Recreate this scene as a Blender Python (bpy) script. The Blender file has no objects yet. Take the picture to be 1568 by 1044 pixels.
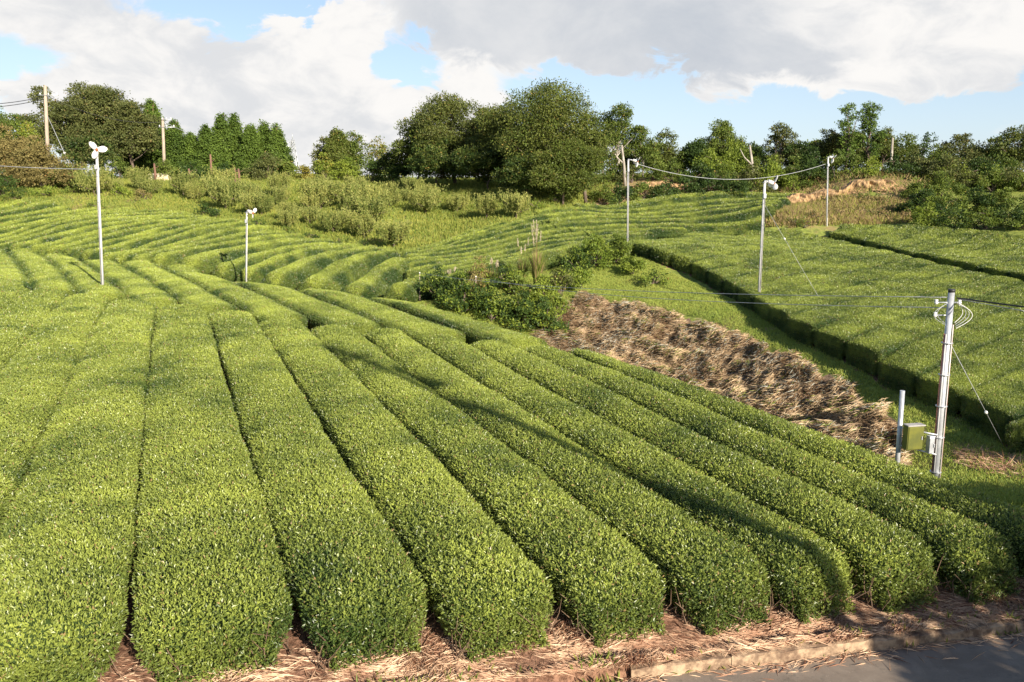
import bpy, math, random
import numpy as np
from math import radians, sin, cos, pi
rng = np.random.default_rng(7); random.seed(7)
S = bpy.context.scene; COL = S.collection

# ---------------------------------------------------------------- camera, sky, sun, exposure
CZ = 5.3; F = 1310.0; PITCH = math.atan((522-285)/F)
cd = bpy.data.cameras.new('camera'); cam = bpy.data.objects.new('camera', cd); COL.objects.link(cam)
cam.location = (0, 0, CZ); cam.rotation_euler = (pi/2-PITCH, 0, 0)
cd.sensor_width = 36; cd.lens = F/1568*36; cd.clip_end = 9000; cd.clip_start = .05
S.camera = cam
S.render.resolution_x = 1024; S.render.resolution_y = 682
SUN_EL = radians(23.5); SUN_AZ = radians(147)          # azimuth clockwise from +Y (view direction)
sd = bpy.data.lights.new('sun', 'SUN'); so = bpy.data.objects.new('sun', sd); COL.objects.link(so)
sd.energy = 5.0; sd.angle = radians(.5); sd.color = (1, .90, .76)
so.rotation_euler = (pi/2-SUN_EL, 0, pi-SUN_AZ)
so.rotation_euler = (pi/2-SUN_EL, 0, -(SUN_AZ)+pi)
S.view_settings.view_transform = 'Standard'; S.view_settings.look = 'None'
S.view_settings.gamma = 1; S.view_settings.exposure = 1.0

class NT:
    """small node helper"""
    def __init__(s, tree): s.t = tree; s.n = tree.nodes; s.l = tree.links
    def node(s, typ, **kw):
        n = s.n.new(typ)
        for k, v in kw.items():
            if k.startswith('i_'): n.inputs[k[2:].replace('_', ' ')].default_value = v
            else: setattr(n, k, v)
        return n
    def put(s, sock, v):
        if hasattr(v, 'is_linked') or hasattr(v, 'links'): s.l.new(v, sock)
        else: sock.default_value = v
    def m(s, op, a, b=0.0, c=0.0, clamp=False):
        n = s.n.new('ShaderNodeMath'); n.operation = op; n.use_clamp = clamp
        s.put(n.inputs[0], a); s.put(n.inputs[1], b); s.put(n.inputs[2], c); return n.outputs[0]
    def sm(s, v, lo, hi, a=0.0, b=1.0):
        n = s.n.new('ShaderNodeMapRange'); n.interpolation_type = 'SMOOTHSTEP'
        s.put(n.inputs[0], v); s.put(n.inputs[1], lo); s.put(n.inputs[2], hi); s.put(n.inputs[3], a); s.put(n.inputs[4], b); return n.outputs[0]
    def mix(s, f, a, b):
        n = s.n.new('ShaderNodeMix'); n.data_type = 'RGBA'
        s.put(n.inputs[0], f); s.put(n.inputs[6], a if hasattr(a,'links') else tuple(a)+(1,)*(4-len(a))); s.put(n.inputs[7], b if hasattr(b,'links') else tuple(b)+(1,)*(4-len(b))); return n.outputs[2]
    def noise(s, vec, scale, detail=4, rough=.55, dist=0):
        n = s.n.new('ShaderNodeTexNoise'); n.inputs['Scale'].default_value = scale
        n.inputs['Detail'].default_value = detail; n.inputs['Roughness'].default_value = rough
        n.inputs['Distortion'].default_value = dist
        if vec is not None: s.l.new(vec, n.inputs['Vector'])
        return n.outputs[0]

W = bpy.data.worlds.new('World'); S.world = W; W.use_nodes = True
t = NT(W.node_tree); t.n.clear()
wo = t.node('ShaderNodeOutputWorld'); bg = t.node('ShaderNodeBackground'); t.l.new(bg.outputs[0], wo.inputs[0])
sky = t.node('ShaderNodeTexSky', sky_type='NISHITA'); sky.sun_disc = False
sky.sun_elevation = SUN_EL; sky.sun_rotation = SUN_AZ; sky.altitude = 100; sky.air_density = 1.0; sky.dust_density = .6; sky.ozone_density = 1.5
tc = t.node('ShaderNodeTexCoord'); sp = t.node('ShaderNodeSeparateXYZ'); t.l.new(tc.outputs['Generated'], sp.inputs[0])
dx, dy, dz = sp.outputs
AZ = t.m('ARCTAN2', dx, dy); EL = t.m('ARCSINE', dz)
cm = t.node('ShaderNodeCombineXYZ'); t.l.new(AZ, cm.inputs[0]); t.l.new(t.m('MULTIPLY', EL, 1.7), cm.inputs[1])
CV = cm.outputs[0]
n1 = t.noise(CV, 5.5, 9, .62, .3); n2 = t.noise(CV, 2.6, 5, .5); n3 = t.noise(CV, 14, 7, .6, .4)
wx = t.m('MULTIPLY', t.m('SUBTRACT', n1, .5), .20); wy = t.m('MULTIPLY', t.m('SUBTRACT', n3, .5), .10)
AZw = t.m('ADD', AZ, wx); ELw = t.m('ADD', EL, wy)
def blob(px, py, rx, ry, warp=True):
    a = (px-784)/1340.; e = (285-py)/1340.
    X = AZw if warp else AZ; Y = ELw if warp else EL
    u = t.m('DIVIDE', t.m('SUBTRACT', X, a), rx/1340.); v = t.m('DIVIDE', t.m('SUBTRACT', Y, e), ry/1340.)
    r = t.m('ADD', t.m('MULTIPLY', u, u), t.m('MULTIPLY', v, v))
    return t.m('POWER', 2.718, t.m('MULTIPLY', r, -1.0))
def total(L):
    o = L[0]
    for b in L[1:]: o = t.m('ADD', o, b)
    return o
cum = total([blob(60,20,200,55), blob(250,110,170,65), blob(470,110,120,70), blob(420,200,300,70), blob(680,165,120,45), blob(510,60,60,40), blob(80,180,140,40), blob(1560,225,90,28), blob(780,235,200,20)])
grey = total([blob(760,40,210,60), blob(1000,40,330,60), blob(1280,50,260,75), blob(1200,110,200,45), blob(1370,120,120,30), blob(900,-60,900,70)])
hole = total([blob(430,26,155,54), blob(1545,120,55,70), blob(612,105,50,52), blob(10,170,95,60), blob(900,150,110,30)])
d0 = t.m('SUBTRACT', t.m('ADD', cum, grey), t.m('MULTIPLY', hole, .95))
dn = t.m('ADD', d0, t.m('MULTIPLY', t.m('SUBTRACT', n1, .5), .9))
front = t.sm(dy, -.1, .45)
up = t.sm(EL, .24, .5, 1, 0)
dens = t.m('MULTIPLY', t.m('MULTIPLY', t.sm(dn, .30, .62), front), up)
oth = t.m('MULTIPLY', t.sm(n2, .55, .72), .25)
dens = t.m('MAXIMUM', dens, t.m('MULTIPLY', oth, t.m('SUBTRACT', 1.0, t.m('MULTIPLY', front, up))))
gdark = total([blob(760,50,230,60), blob(980,50,240,60), blob(1130,110,150,30), blob(900,-60,600,60)])
gk = t.m('MULTIPLY', t.sm(t.m('SUBTRACT', gdark, t.m('MULTIPLY', cum, .9)), .15, .9), t.sm(n1, .25, .7, 1.0, .45))
und = t.m('MULTIPLY', t.sm(t.m('ADD', n3, t.m('MULTIPLY', n2, .8)), .80, 1.15), .55)
shade = t.m('MAXIMUM', gk, und)
ccol = t.mix(shade, (.98, .96, .935), (.57, .61, .67))
skc = t.node('ShaderNodeVectorMath', operation='MULTIPLY'); t.l.new(sky.outputs[0], skc.inputs[0]); skc.inputs[1].default_value = (.125, .13, .145)
haze = t.sm(EL, .0, .30, .50, .22)
skm = t.mix(t.m('MULTIPLY', haze, front), skc.outputs[0], (.80, .96, 1.15))
fin = t.mix(dens, skm, ccol)
t.l.new(fin, bg.inputs[0]); bg.inputs[1].default_value = .50

# ---------------------------------------------------------------- pixel rays (only used to read real distances out of the photo)
def ray(px, py):
    a = (px-784)/F; b = -(py-522)/F
    return a, cos(PITCH)+b*sin(PITCH), -sin(PITCH)+b*cos(PITCH)
def atd(px, py, d, h=0):
    r = ray(px, py); k = d/r[1]; return (r[0]*k, d, CZ+r[2]*k-h)
def onz(px, py, z=0):
    r = ray(px, py); k = (z-CZ)/r[2]; return (r[0]*k, r[1]*k)

# ---------------------------------------------------------------- terrain
H0 = .75
CP = [(-14,8,0),(-14,20,0),(-20,32,0),(-30,30,0),(-5,8.8,0),(-5,20,0),(0,9.6,0),(0,18,0),(4.5,10.5,0),(6.6,12.2,0),(3.4,19,0),(.3,25.5,0),(-7,30,0),(-14,36,0),(-12,27,0),
      (-37,62,0),(-22,49,.0),(-10,38,0),(-5,33.5,0),(-2.5,29.5,0),(-30,52,0),(-45,45,0),
      (-14,0,-.3),(0,0,-.35),(12,0,-.3),(-30,8,-.1),(14,8,-.3),
      (6.9,19.5,-1.5),(6.3,23,-2.1),(4.6,29,-2.3),(2.6,34,-2.2),(.2,37.5,-1.9),(-1.5,38,-1.5),
      (8.6,12.6,-.15),(4.9,20,-.35),(2.2,26,-.4),(10,14,-.5),(9,10.8,-.1),(12.5,15,-.95),(8.2,17,-1.3),(10.5,18.3,-1.2),(0.2,28.8,-.5)]
CP += [atd(*a) for a in [(600,392,64),(500,384,66.5),(450,364,70),(600,330,78),(480,320,84),(350,300,92),(240,277,108),(90,275,100),(0,302,86),(110,306,85),(450,268,112),(600,288,98),(700,338,78),(800,318,77),(700,302,86),(900,309,81),
      (1200,338,68),(1300,345,68),(1300,300,80),(1390,342,68),(1300,297,81),(1300,277,83),(1400,300,78),(1400,278,83),(1300,270,88),(930,306,83),(1000,294,85),(1000,281,87),(1100,278,89),(1000,272,95),(1200,268,92),
      (1568,358,60),(1568,325,70),(1568,283,84),(1480,350,64),
      (900,418,48),(870,398,51),(930,388,55),(1100,600,32.3),(1230,650,27.4),(1370,700,22.7),(1000,560,35.8),(870,520,40.3),(750,490,41),(650,462,41),(780,450,43.5),(750,440,44)]]
def onGR(px, py):
    d = 8.17/((py-285)/1340+.058+.018*(px-784)/1310); return ((px-784)/1310*d*1.0, d, -2.87+.018*(px-784)/1310*d+.058*d)
CP += [onGR(*q) for q in [(1100,490),(1165,520),(1230,547),(1300,578),(1370,645),(1500,690),(1000,470),(1165,492),(1000,455),(900,448),(1440,668),(1050,478)]]
CP += [atd(*a, H0) for a in [(630,446,43),(600,450,42),(610,390,56),(450,432,45.5),(377,420,48),(377,345,65),(280,398,51),(200,393,57),(300,332,76),(150,320,80),(450,368,61),(520,410,49),(0,378,67),(0,312,81),(100,385,60),(100,345,70),
      (617,394,57),(642,440,45),(747,406,51),(830,394,53.5),(900,372,59),(955,368,61),(1060,356,65),(1165,353,67),(747,355,67),(915,314,80),(1081,302,82),(1180,296,84),(1235,295,84.5),(640,385,60),(1000,340,71)]]
def GR(x, y): return .75+.018*(x-7.7)+.058*(y-60)
CP += [(x, y, GR(x, y)) for x, y in [(8.3,60),(21.5,66),(24.6,42),(13.2,21.1),(34,58),(12.2,37.6),(40,38),(30,24),(20,17),(11.6,43),(14,28),(22,52),(20,32),(16,60),(11.5,34),(12,31),(12.4,28),(12.9,25),(13.6,23),(17,21),(25,34)]]
CP += [(a_,b_,z_) for a_ in (-60,-40,-20,0,20,40,60) for b_,z_ in ((124,5.7),(150,5.0))]+[(a_,104,5.9) for a_ in (-5,8,20,32,44,60)]+[(a_,113,6.1) for a_ in (-60,-45)]+[(-110,100,5),(-90,60,2),(110,100,5),(70,60,3),(-80,20,0),(80,20,0),(0,-40,-.5),(-60,-40,-.5),(60,-40,-.5),(-150,250,2),(150,250,2),(0,260,3),(45,70,4.2),(60,80,6)]
CP = np.array(CP, float)
def tps(r2): return np.where(r2 > 1e-9, .5*r2*np.log(np.maximum(r2, 1e-9)), 0)
_n = len(CP); _X = CP[:, :2]
_K = tps(((_X[:, None]-_X[None])**2).sum(2)) + np.eye(_n)*2.0
_P = np.hstack([np.ones((_n, 1)), _X]); _A = np.block([[_K, _P], [_P.T, np.zeros((3, 3))]])
_w = np.linalg.solve(_A, np.concatenate([CP[:, 2], np.zeros(3)]))
KX, KY, KS = .61, 8.80, .205
def kerb_s(x, y): return (y-KY-KS*(x-KX))/math.hypot(1, KS)
def bump(x, y):
    return (np.sin(x*1.3+y*.7)*np.sin(y*1.1-x*.4)+.6*np.sin(x*2.9+1.3)*np.sin(y*2.3+.4))*.04
_sl = sorted([onz(*p, .72) for p in [(860,517),(700,471),(630,456),(540,448),(450,436),(380,424),(250,404),(160,398),(60,386),(0,382),(-260,372)]])
SILX = [q[0] for q in _sl]; SILY = [q[1] for q in _sl]
def HT(x, y):
    x = np.asarray(x, float); y = np.asarray(y, float); sh = x.shape; xf = x.ravel(); yf = y.ravel(); o = np.empty(len(xf))
    for i in range(0, len(xf), 20000):
        a = xf[i:i+20000]; b = yf[i:i+20000]
        r2 = (a[:, None]-_X[None, :, 0])**2+(b[:, None]-_X[None, :, 1])**2
        o[i:i+20000] = tps(r2)@_w[:_n]+_w[_n]+_w[_n+1]*a+_w[_n+2]*b
    rr = np.hypot(xf, yf-50); k = np.clip((rr-110)/90, 0, 1); k = k*k*(3-2*k)
    o = o*(1-k)+4.0*k
    o += bump(xf, yf)*np.clip((yf-26)/10, 0, 1)
    # the near field is level right up to the gully
    e = (1.3+(25.9-yf)*.455-xf)*.91; far = np.interp(xf, SILX, SILY)-yf
    wgt = np.clip((e+.9)/1.2, 0, 1)*np.clip((far+.5)/3, 0, 1); wgt = wgt*wgt*(3-2*wgt)
    o = o*(1-wgt)+(.02*np.sin(xf*.5+yf*.3))*wgt
    s = kerb_s(xf, yf)+np.clip((1.6-xf)/1.2, 0, 1)*(.13+.06*np.sin(xf*2.3)+.03*np.sin(xf*7.1))
    v = np.clip(s/.12, 0, 1); lip = np.clip((s-.05)/.9, 0, 1)*.12
    near = yf < 14
    oo = np.where(s < 0.02, -.42, np.maximum(o-.12+lip, -.2))
    o = np.where(near & (s < 1.0) , np.where(s < .02, np.minimum(oo, -.42), -.12+lip+o), o)
    o = np.where(~near & (s < .02), -.42, o)
    return o.reshape(sh)
def Hs(x, y): return float(HT(np.array([x]), np.array([y]))[0])
DD = np.concatenate([np.arange(7, 60, .08), np.arange(60, 190, .25)])
def hit(px, py, h=0):
    r = ray(px, py); X = r[0]/r[1]*DD; Z = CZ+r[2]/r[1]*DD
    g = HT(X, DD)+h; i = np.argmax(Z <= g)
    if Z[i] > g[i]: i = len(DD)-1
    return np.array((X[i], DD[i]))
def hits(L, h=0): return np.array([hit(px, py, h) for px, py in L])

def noise3(p, f, seed=0):
    q = p*f; r = np.random.default_rng(seed); o = 0
    for k in range(5):
        v = r.normal(size=3); v /= np.linalg.norm(v); a = r.uniform(.7, 1.9)
        v2 = r.normal(size=3); v2 /= np.linalg.norm(v2)
        o = o+np.sin(q@v*a*2+r.uniform(0, 6)+1.3*np.sin(q@v2*a+r.uniform(0, 6)))
    return o/5

# ---------------------------------------------------------------- materials
def leafmat(name, c1, c2, c3=None, rough=.42, transl=.28, spec=.5, nscale=.35):
    m = bpy.data.materials.new(name); m.use_nodes = True; t = NT(m.node_tree); t.n.clear()
    out = t.node('ShaderNodeOutputMaterial'); p = t.node('ShaderNodeBsdfPrincipled')
    at = t.node('ShaderNodeAttribute', attribute_name='tint'); g = t.node('ShaderNodeNewGeometry')
    ns = t.noise(g.outputs['Position'], nscale, 3, .6)
    f = t.m('ADD', t.m('MULTIPLY', at.outputs['Fac'], .75), t.m('MULTIPLY', t.m('SUBTRACT', ns, .5), 1.3), clamp=False)
    f = t.m('ADD', f, 0.1, clamp=True)
    c = t.mix(f, c1, c2)
    if c3: c = t.mix(t.sm(at.outputs['Fac'], .93, .97), c, c3)
    t.l.new(c, p.inputs['Base Color']); p.inputs['Roughness'].default_value = rough; p.inputs['Specular IOR Level'].default_value = spec
    if transl > 0:
        tr = t.node('ShaderNodeBsdfTranslucent'); hs = t.node('ShaderNodeHueSaturation'); hs.inputs['Value'].default_value = 1.25; hs.inputs['Hue'].default_value = .49
        t.l.new(c, hs.inputs['Color']); t.l.new(hs.outputs[0], tr.inputs[0])
        mx = t.node('ShaderNodeMixShader'); mx.inputs[0].default_value = transl
        t.l.new(p.outputs[0], mx.inputs[1]); t.l.new(tr.outputs[0], mx.inputs[2]); t.l.new(mx.outputs[0], out.inputs[0])
    else: t.l.new(p.outputs[0], out.inputs[0])
    return m
def plain(name, c1, c2=None, rough=.7, scale=6, metal=0, bumps=0, stretch=None, spec=.4):
    m = bpy.data.materials.new(name); m.use_nodes = True; t = NT(m.node_tree); p = t.n['Principled BSDF']
    p.inputs['Roughness'].default_value = rough; p.inputs['Metallic'].default_value = metal; p.inputs['Specular IOR Level'].default_value = spec
    tcn = t.node('ShaderNodeTexCoord'); v = tcn.outputs['Object']
    if stretch:
        mp = t.node('ShaderNodeMapping'); mp.inputs['Scale'].default_value = stretch; t.l.new(v, mp.inputs[0]); v = mp.outputs[0]
    ns = t.noise(v, scale, 6, .65)
    c = t.mix(t.sm(ns, .35, .65), c1, c2 or [k*.75 for k in c1]); t.l.new(c, p.inputs['Base Color'])
    if bumps:
        b = t.node('ShaderNodeBump'); b.inputs['Strength'].default_value = bumps; b.inputs['Distance'].default_value = .02
        t.l.new(ns, b.inputs['Height']); t.l.new(b.outputs[0], p.inputs['Normal'])
    return m
M = {}
M['tea'] = leafmat('tea_leaf', (.055,.098,.022), (.47,.53,.100), (.34,.24,.10), .38, .30, .5, .5)
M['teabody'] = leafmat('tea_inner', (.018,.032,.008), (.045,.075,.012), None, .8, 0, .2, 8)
M['teafar'] = leafmat('tea_surface', (.030,.052,.010), (.42,.47,.070), None, .75, 0, .2, .5)
M['twig'] = plain('twig', (.20,.13,.08), (.11,.07,.045), .8, 20)
M['bark'] = plain('bark', (.16,.12,.085), (.07,.05,.04), .9, 9, bumps=.5, stretch=(1,1,.25))
M['palebark'] = plain('pale_bark', (.42,.38,.32), (.22,.19,.15), .85, 6, stretch=(1,1,.3))
M['redbark'] = plain('red_bark', (.22,.12,.08), (.12,.065,.045), .9, 8, stretch=(1,1,.2))
M['olive'] = leafmat('olive_leaf', (.055,.075,.020), (.17,.18,.055), (.22,.16,.06), .5, .2, spec=.18)
M['brownish'] = leafmat('bronze_leaf', (.12,.11,.035), (.31,.25,.09), (.36,.20,.07), .6, .2, spec=.18)
M['oak'] = leafmat('oak_leaf', (.045,.07,.014), (.17,.19,.04), (.25,.19,.05), .45, .2, spec=.18)
M['dark'] = leafmat('dark_leaf', (.02,.042,.010), (.075,.12,.025), None, .45, .15, spec=.18)
M['conifer'] = leafmat('conifer_spray', (.038,.072,.012), (.15,.22,.035), None, .55, .12, spec=.18)
M['mid'] = leafmat('mid_leaf', (.055,.09,.016), (.19,.24,.045), (.27,.20,.05), .45, .25, spec=.18)
M['bright'] = leafmat('bright_leaf', (.11,.17,.025), (.29,.34,.05), None, .45, .3, spec=.18)
M['yellow'] = leafmat('yellow_leaf', (.15,.16,.03), (.34,.28,.04), None, .5, .3)
M['plum'] = leafmat('plum_leaf', (.13,.18,.04), (.47,.45,.13), (.09,.12,.02), .6, .3, .3)
M['grass'] = leafmat('grass_blade', (.17,.21,.035), (.42,.40,.085), (.40,.30,.13), .6, .3, .3, .25)
M['lush'] = leafmat('lush_grass_blade', (.11,.17,.025), (.28,.33,.055), None, .55, .3, .3, .5)
M['dry'] = leafmat('dry_stalk', (.19,.105,.05), (.82,.64,.40), (.50,.50,.42), .7, .15, .3, .6)
M['straw'] = leafmat('straw', (.42,.23,.14), (.84,.64,.43), (.25,.12,.07), .7, .1, .3, 2)
M['drygrass'] = leafmat('dry_grass', (.22,.16,.06), (.44,.33,.16), (.14,.17,.04), .7, .25, .3, .3)
M['plume'] = leafmat('plume', (.5,.42,.28), (.7,.62,.45), None, .8, .3)
M['white'] = plain('painted_metal', (.66,.65,.63), (.47,.45,.42), .5, 3, stretch=(6,6,.6))
M['steel'] = plain('galvanised_steel', (.52,.54,.55), (.36,.37,.38), .42, 5, metal=.35)
M['blade'] = plain('fan_blade', (.80,.78,.74), (.66,.64,.60), .4, 3)
M['orange'] = plain('rusty_hub', (.50,.16,.05), (.30,.10,.04), .6, 8)
M['concrete'] = plain('concrete', (.42,.40,.37), (.30,.28,.26), .85, 5, bumps=.2)
M['wood'] = plain('weathered_wood', (.44,.36,.28), (.30,.23,.17), .85, 5, stretch=(3,3,.3))
M['wire'] = plain('wire', (.45,.46,.47), (.33,.34,.35), .5, 3)
M['blackwire'] = plain('black_cable', (.02,.02,.022), (.03,.03,.03), .5, 3)
M['conduit'] = plain('red_brown_conduit', (.40,.17,.12), (.26,.11,.08), .5, 5)
M['boxgreen'] = plain('olive_box', (.15,.15,.02), (.09,.10,.02), .5, 3, metal=.0)
M['porcelain'] = plain('porcelain', (.85,.84,.80), (.75,.74,.7), .25, 3)
M['kerb'] = plain('kerb_concrete', (.42,.30,.19), (.15,.095,.06), .9, 7, bumps=.6)
M['rock'] = plain('pale_soil_heap', (.62,.52,.36), (.45,.36,.24), .95, 1.5, bumps=.5)
M['cloth'] = plain('pink_bag', (.55,.30,.25), (.45,.22,.2), .6, 9)

def ground_mat():
    m = bpy.data.materials.new('ground_soil_and_grass'); m.use_nodes = True; t = NT(m.node_tree); p = t.n['Principled BSDF']
    p.inputs['Roughness'].default_value = .95; p.inputs['Specular IOR Level'].default_value = .15
    g = t.node('ShaderNodeNewGeometry'); P = g.outputs['Position']
    at = t.node('ShaderNodeAttribute', attribute_name='cover'); sp = t.node('ShaderNodeSeparateColor'); t.l.new(at.outputs['Color'], sp.inputs[0])
    a = t.noise(P, .35, 5, .6); b = t.noise(P, 2.5, 6, .7); c = t.noise(P, 14, 5, .7)
    soil = t.mix(t.sm(c, .35, .65), (.12,.062,.038), (.34,.19,.12))
    gr = t.mix(t.sm(b, .35, .65), (.13,.175,.035), (.30,.33,.07)); gr = t.mix(t.sm(a, .52, .68), gr, (.27,.20,.09))
    dry = t.mix(t.sm(c, .3, .7), (.12,.07,.04), (.36,.26,.17))
    orr = t.mix(t.sm(b, .3, .7), (.24,.13,.07), (.40,.26,.15))
    def jit(s): return t.sm(t.m('ADD', s, t.m('MULTIPLY', t.m('SUBTRACT', b, .5), .6)), .4, .6)
    col = t.mix(jit(sp.outputs[0]), soil, gr); col = t.mix(jit(sp.outputs[1]), col, dry); col = t.mix(jit(sp.outputs[2]), col, orr)
    t.l.new(col, p.inputs['Base Color'])
    bp = t.node('ShaderNodeBump'); bp.inputs['Strength'].default_value = .8; bp.inputs['Distance'].default_value = .08
    t.l.new(t.m('ADD', b, t.m('MULTIPLY', c, .5)), bp.inputs['Height']); t.l.new(bp.outputs[0], p.inputs['Normal'])
    return m
M['ground'] = ground_mat()

# ---------------------------------------------------------------- object helpers
def tag(o, label=None, cat=None, group=None, kind=None):
    if label: o['label'] = label
    if cat: o['category'] = cat
    if group: o['group'] = group
    if kind: o['kind'] = kind
    return o
def empty(name, loc, rz=0):
    o = bpy.data.objects.new(name, None); COL.objects.link(o); o.location = loc; o.rotation_euler = (0, 0, rz); o.empty_display_size = .2
    return o
def meshnp(name, V, Fc, mats, mi=None, tint=None, parent=None, smooth=None, quads=False):
    V = np.asarray(V, np.float32); Fc = np.asarray(Fc, np.int32); k = Fc.shape[1]
    me = bpy.data.meshes.new(name); me.vertices.add(len(V)); me.vertices.foreach_set('co', V.ravel())
    me.loops.add(Fc.size); me.loops.foreach_set('vertex_index', Fc.ravel())
    me.polygons.add(len(Fc)); me.polygons.foreach_set('loop_start', np.arange(0, Fc.size, k, dtype=np.int32))
    try: me.polygons.foreach_set('loop_total', np.full(len(Fc), k, np.int32))
    except Exception: pass
    for m in mats: me.materials.append(m)
    if mi is not None: me.polygons.foreach_set('material_index', np.asarray(mi, np.int32))
    if smooth is not None:
        sm = smooth if hasattr(smooth, '__len__') else np.full(len(Fc), bool(smooth)); me.polygons.foreach_set('use_smooth', np.asarray(sm, bool))
    else: me.polygons.foreach_set('use_smooth', np.zeros(len(Fc), bool))
    if tint is not None:
        a = me.attributes.new('tint', 'FLOAT', 'FACE'); a.data.foreach_set('value', np.asarray(tint, np.float32))
    me.update(calc_edges=True)
    o = bpy.data.objects.new(name, me); COL.objects.link(o)
    if parent: o.parent = parent
    return o
class MB:
    def __init__(s): s.v = []; s.f = []
    def add(s, v, f): n = len(s.v); s.v += [tuple(map(float, p)) for p in v]; s.f += [tuple(n+i for i in q) for q in f]
    def box(s, c, d, rz=0, tilt=0):
        x, y, z = [k/2 for k in d]; P = []
        b = min(d)*.08
        for sx in (-1,1):
            for sy in (-1,1):
                for sz in (-1,1): P.append((sx*x, sy*y, sz*z))
        ca, sa = cos(rz), sin(rz); P = [(c[0]+p[0]*ca-p[1]*sa, c[1]+p[0]*sa+p[1]*ca, c[2]+p[2]) for p in P]
        s.add(P, [(0,1,3,2),(4,6,7,5),(0,4,5,1),(2,3,7,6),(0,2,6,4),(1,5,7,3)])
    def tube(s, pts, rad, n=8, cap=True):
        pts = [np.array(p, float) for p in pts]; rad = rad if hasattr(rad, '__len__') else [rad]*len(pts)
        base = len(s.v); prev = None
        for i, p in enumerate(pts):
            d = pts[min(i+1, len(pts)-1)]-pts[max(i-1, 0)]; d = d/(np.linalg.norm(d)+1e-9)
            if prev is None:
                a = np.cross(d, (0, 0, 1)) if abs(d[2]) < .9 else np.cross(d, (1, 0, 0))
            else: a = prev-d*np.dot(prev, d)
            a = a/(np.linalg.norm(a)+1e-9); prev = a; b = np.cross(d, a)
            for k in range(n):
                q = p+(a*cos(2*pi*k/n)+b*sin(2*pi*k/n))*rad[i]; s.v.append(tuple(q))
        for i in range(len(pts)-1):
            for k in range(n):
                s.f.append((base+i*n+k, base+i*n+(k+1)%n, base+(i+1)*n+(k+1)%n, base+(i+1)*n+k))
        if cap:
            s.f.append(tuple(base+k for k in range(n))[::-1]); s.f.append(tuple(base+(len(pts)-1)*n+k for k in range(n)))
    def build(s, name, mat, parent=None, smooth=True, bevel=0):
        me = bpy.data.meshes.new(name); me.from_pydata(s.v, [], s.f); me.materials.append(mat)
        me.polygons.foreach_set('use_smooth', [smooth and len(p.vertices) == 4 for p in me.polygons]); me.update()
        o = bpy.data.objects.new(name, me); COL.objects.link(o)
        if parent: o.parent = parent
        if bevel:
            b = o.modifiers.new('bevel', 'BEVEL'); b.width = bevel; b.segments = 2; b.limit_method = 'ANGLE'
        return o
def inpoly(x, y, poly):
    x = np.asarray(x); y = np.asarray(y); c = np.zeros(x.shape, bool); n = len(poly); j = n-1
    for i in range(n):
        xi, yi = poly[i]; xj, yj = poly[j]
        c ^= ((yi > y) != (yj > y)) & (x < (xj-xi)*(y-yi)/((yj-yi)+1e-12)+xi); j = i
    return c
def unit(a): return a/(np.linalg.norm(a, axis=-1, keepdims=True)+1e-9)
def leaves(pos, axis, nrm, L, Wd, fold=.25):
    """folded two-triangle leaves: base, left, tip, right"""
    n = len(pos); side = unit(np.cross(axis, nrm)); up = unit(np.cross(side, axis))
    L = np.broadcast_to(L, n)[:, None]; Wd = np.broadcast_to(Wd, n)[:, None]
    b = pos; tip = pos+axis*L; mid = pos+axis*L*.45+up*Wd*fold
    V = np.stack([b, mid-side*Wd*.5, tip-up*L*.08, mid+side*Wd*.5], 1).reshape(-1, 3)
    # fold: drop the midrib by lifting the sides
    i = np.arange(n)[:, None]*4
    Fc = np.stack([i+[0, 2, 1], i+[0, 3, 2]], 1).reshape(-1, 3)
    return V, Fc
ORD = ['zeroth','first','second','third','fourth','fifth','sixth','seventh','eighth','ninth','tenth','eleventh','twelfth','thirteenth','fourteenth','fifteenth','sixteenth','seventeenth','eighteenth','nineteenth','twentieth','twenty-first','twenty-second','twenty-third','twenty-fourth','twenty-fifth','twenty-sixth','twenty-seventh','twenty-eighth','twenty-ninth','thirtieth','thirty-first','thirty-second','thirty-third','thirty-fourth','thirty-fifth','thirty-sixth','thirty-seventh','thirty-eighth','thirty-ninth','fortieth']

# ---------------------------------------------------------------- ground, road, kerb
def grow(a, b, step, k, end):
    L = list(np.arange(a, b, step)); s = step
    while L[-1] < end: s *= k; L.append(L[-1]+s)
    return L
gy = grow(6.5, 45, .22, 1.035, 4000); gy = sorted([-v for v in grow(-6.2, -6.1, .3, 1.35, 600)] + gy)
gxp = grow(0, 22, .25, 1.05, 4000); gx = [-v for v in gxp[::-1][:-1]]+gxp
gx = np.array(gx); gy = np.array(gy); GX, GY = np.meshgrid(gx, gy); GZ = HT(GX, GY)
nx, ny = len(gx), len(gy)
V = np.stack([GX, GY, GZ], 2).reshape(-1, 3)
ii = (np.arange(ny-1)[:, None]*nx+np.arange(nx-1)[None]).ravel()
FQ = np.stack([ii, ii+1, ii+1+nx, ii+nx], 1)
ground = meshnp('ground', V, FQ, [M['ground']], smooth=True); tag(ground, kind='structure')

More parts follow.
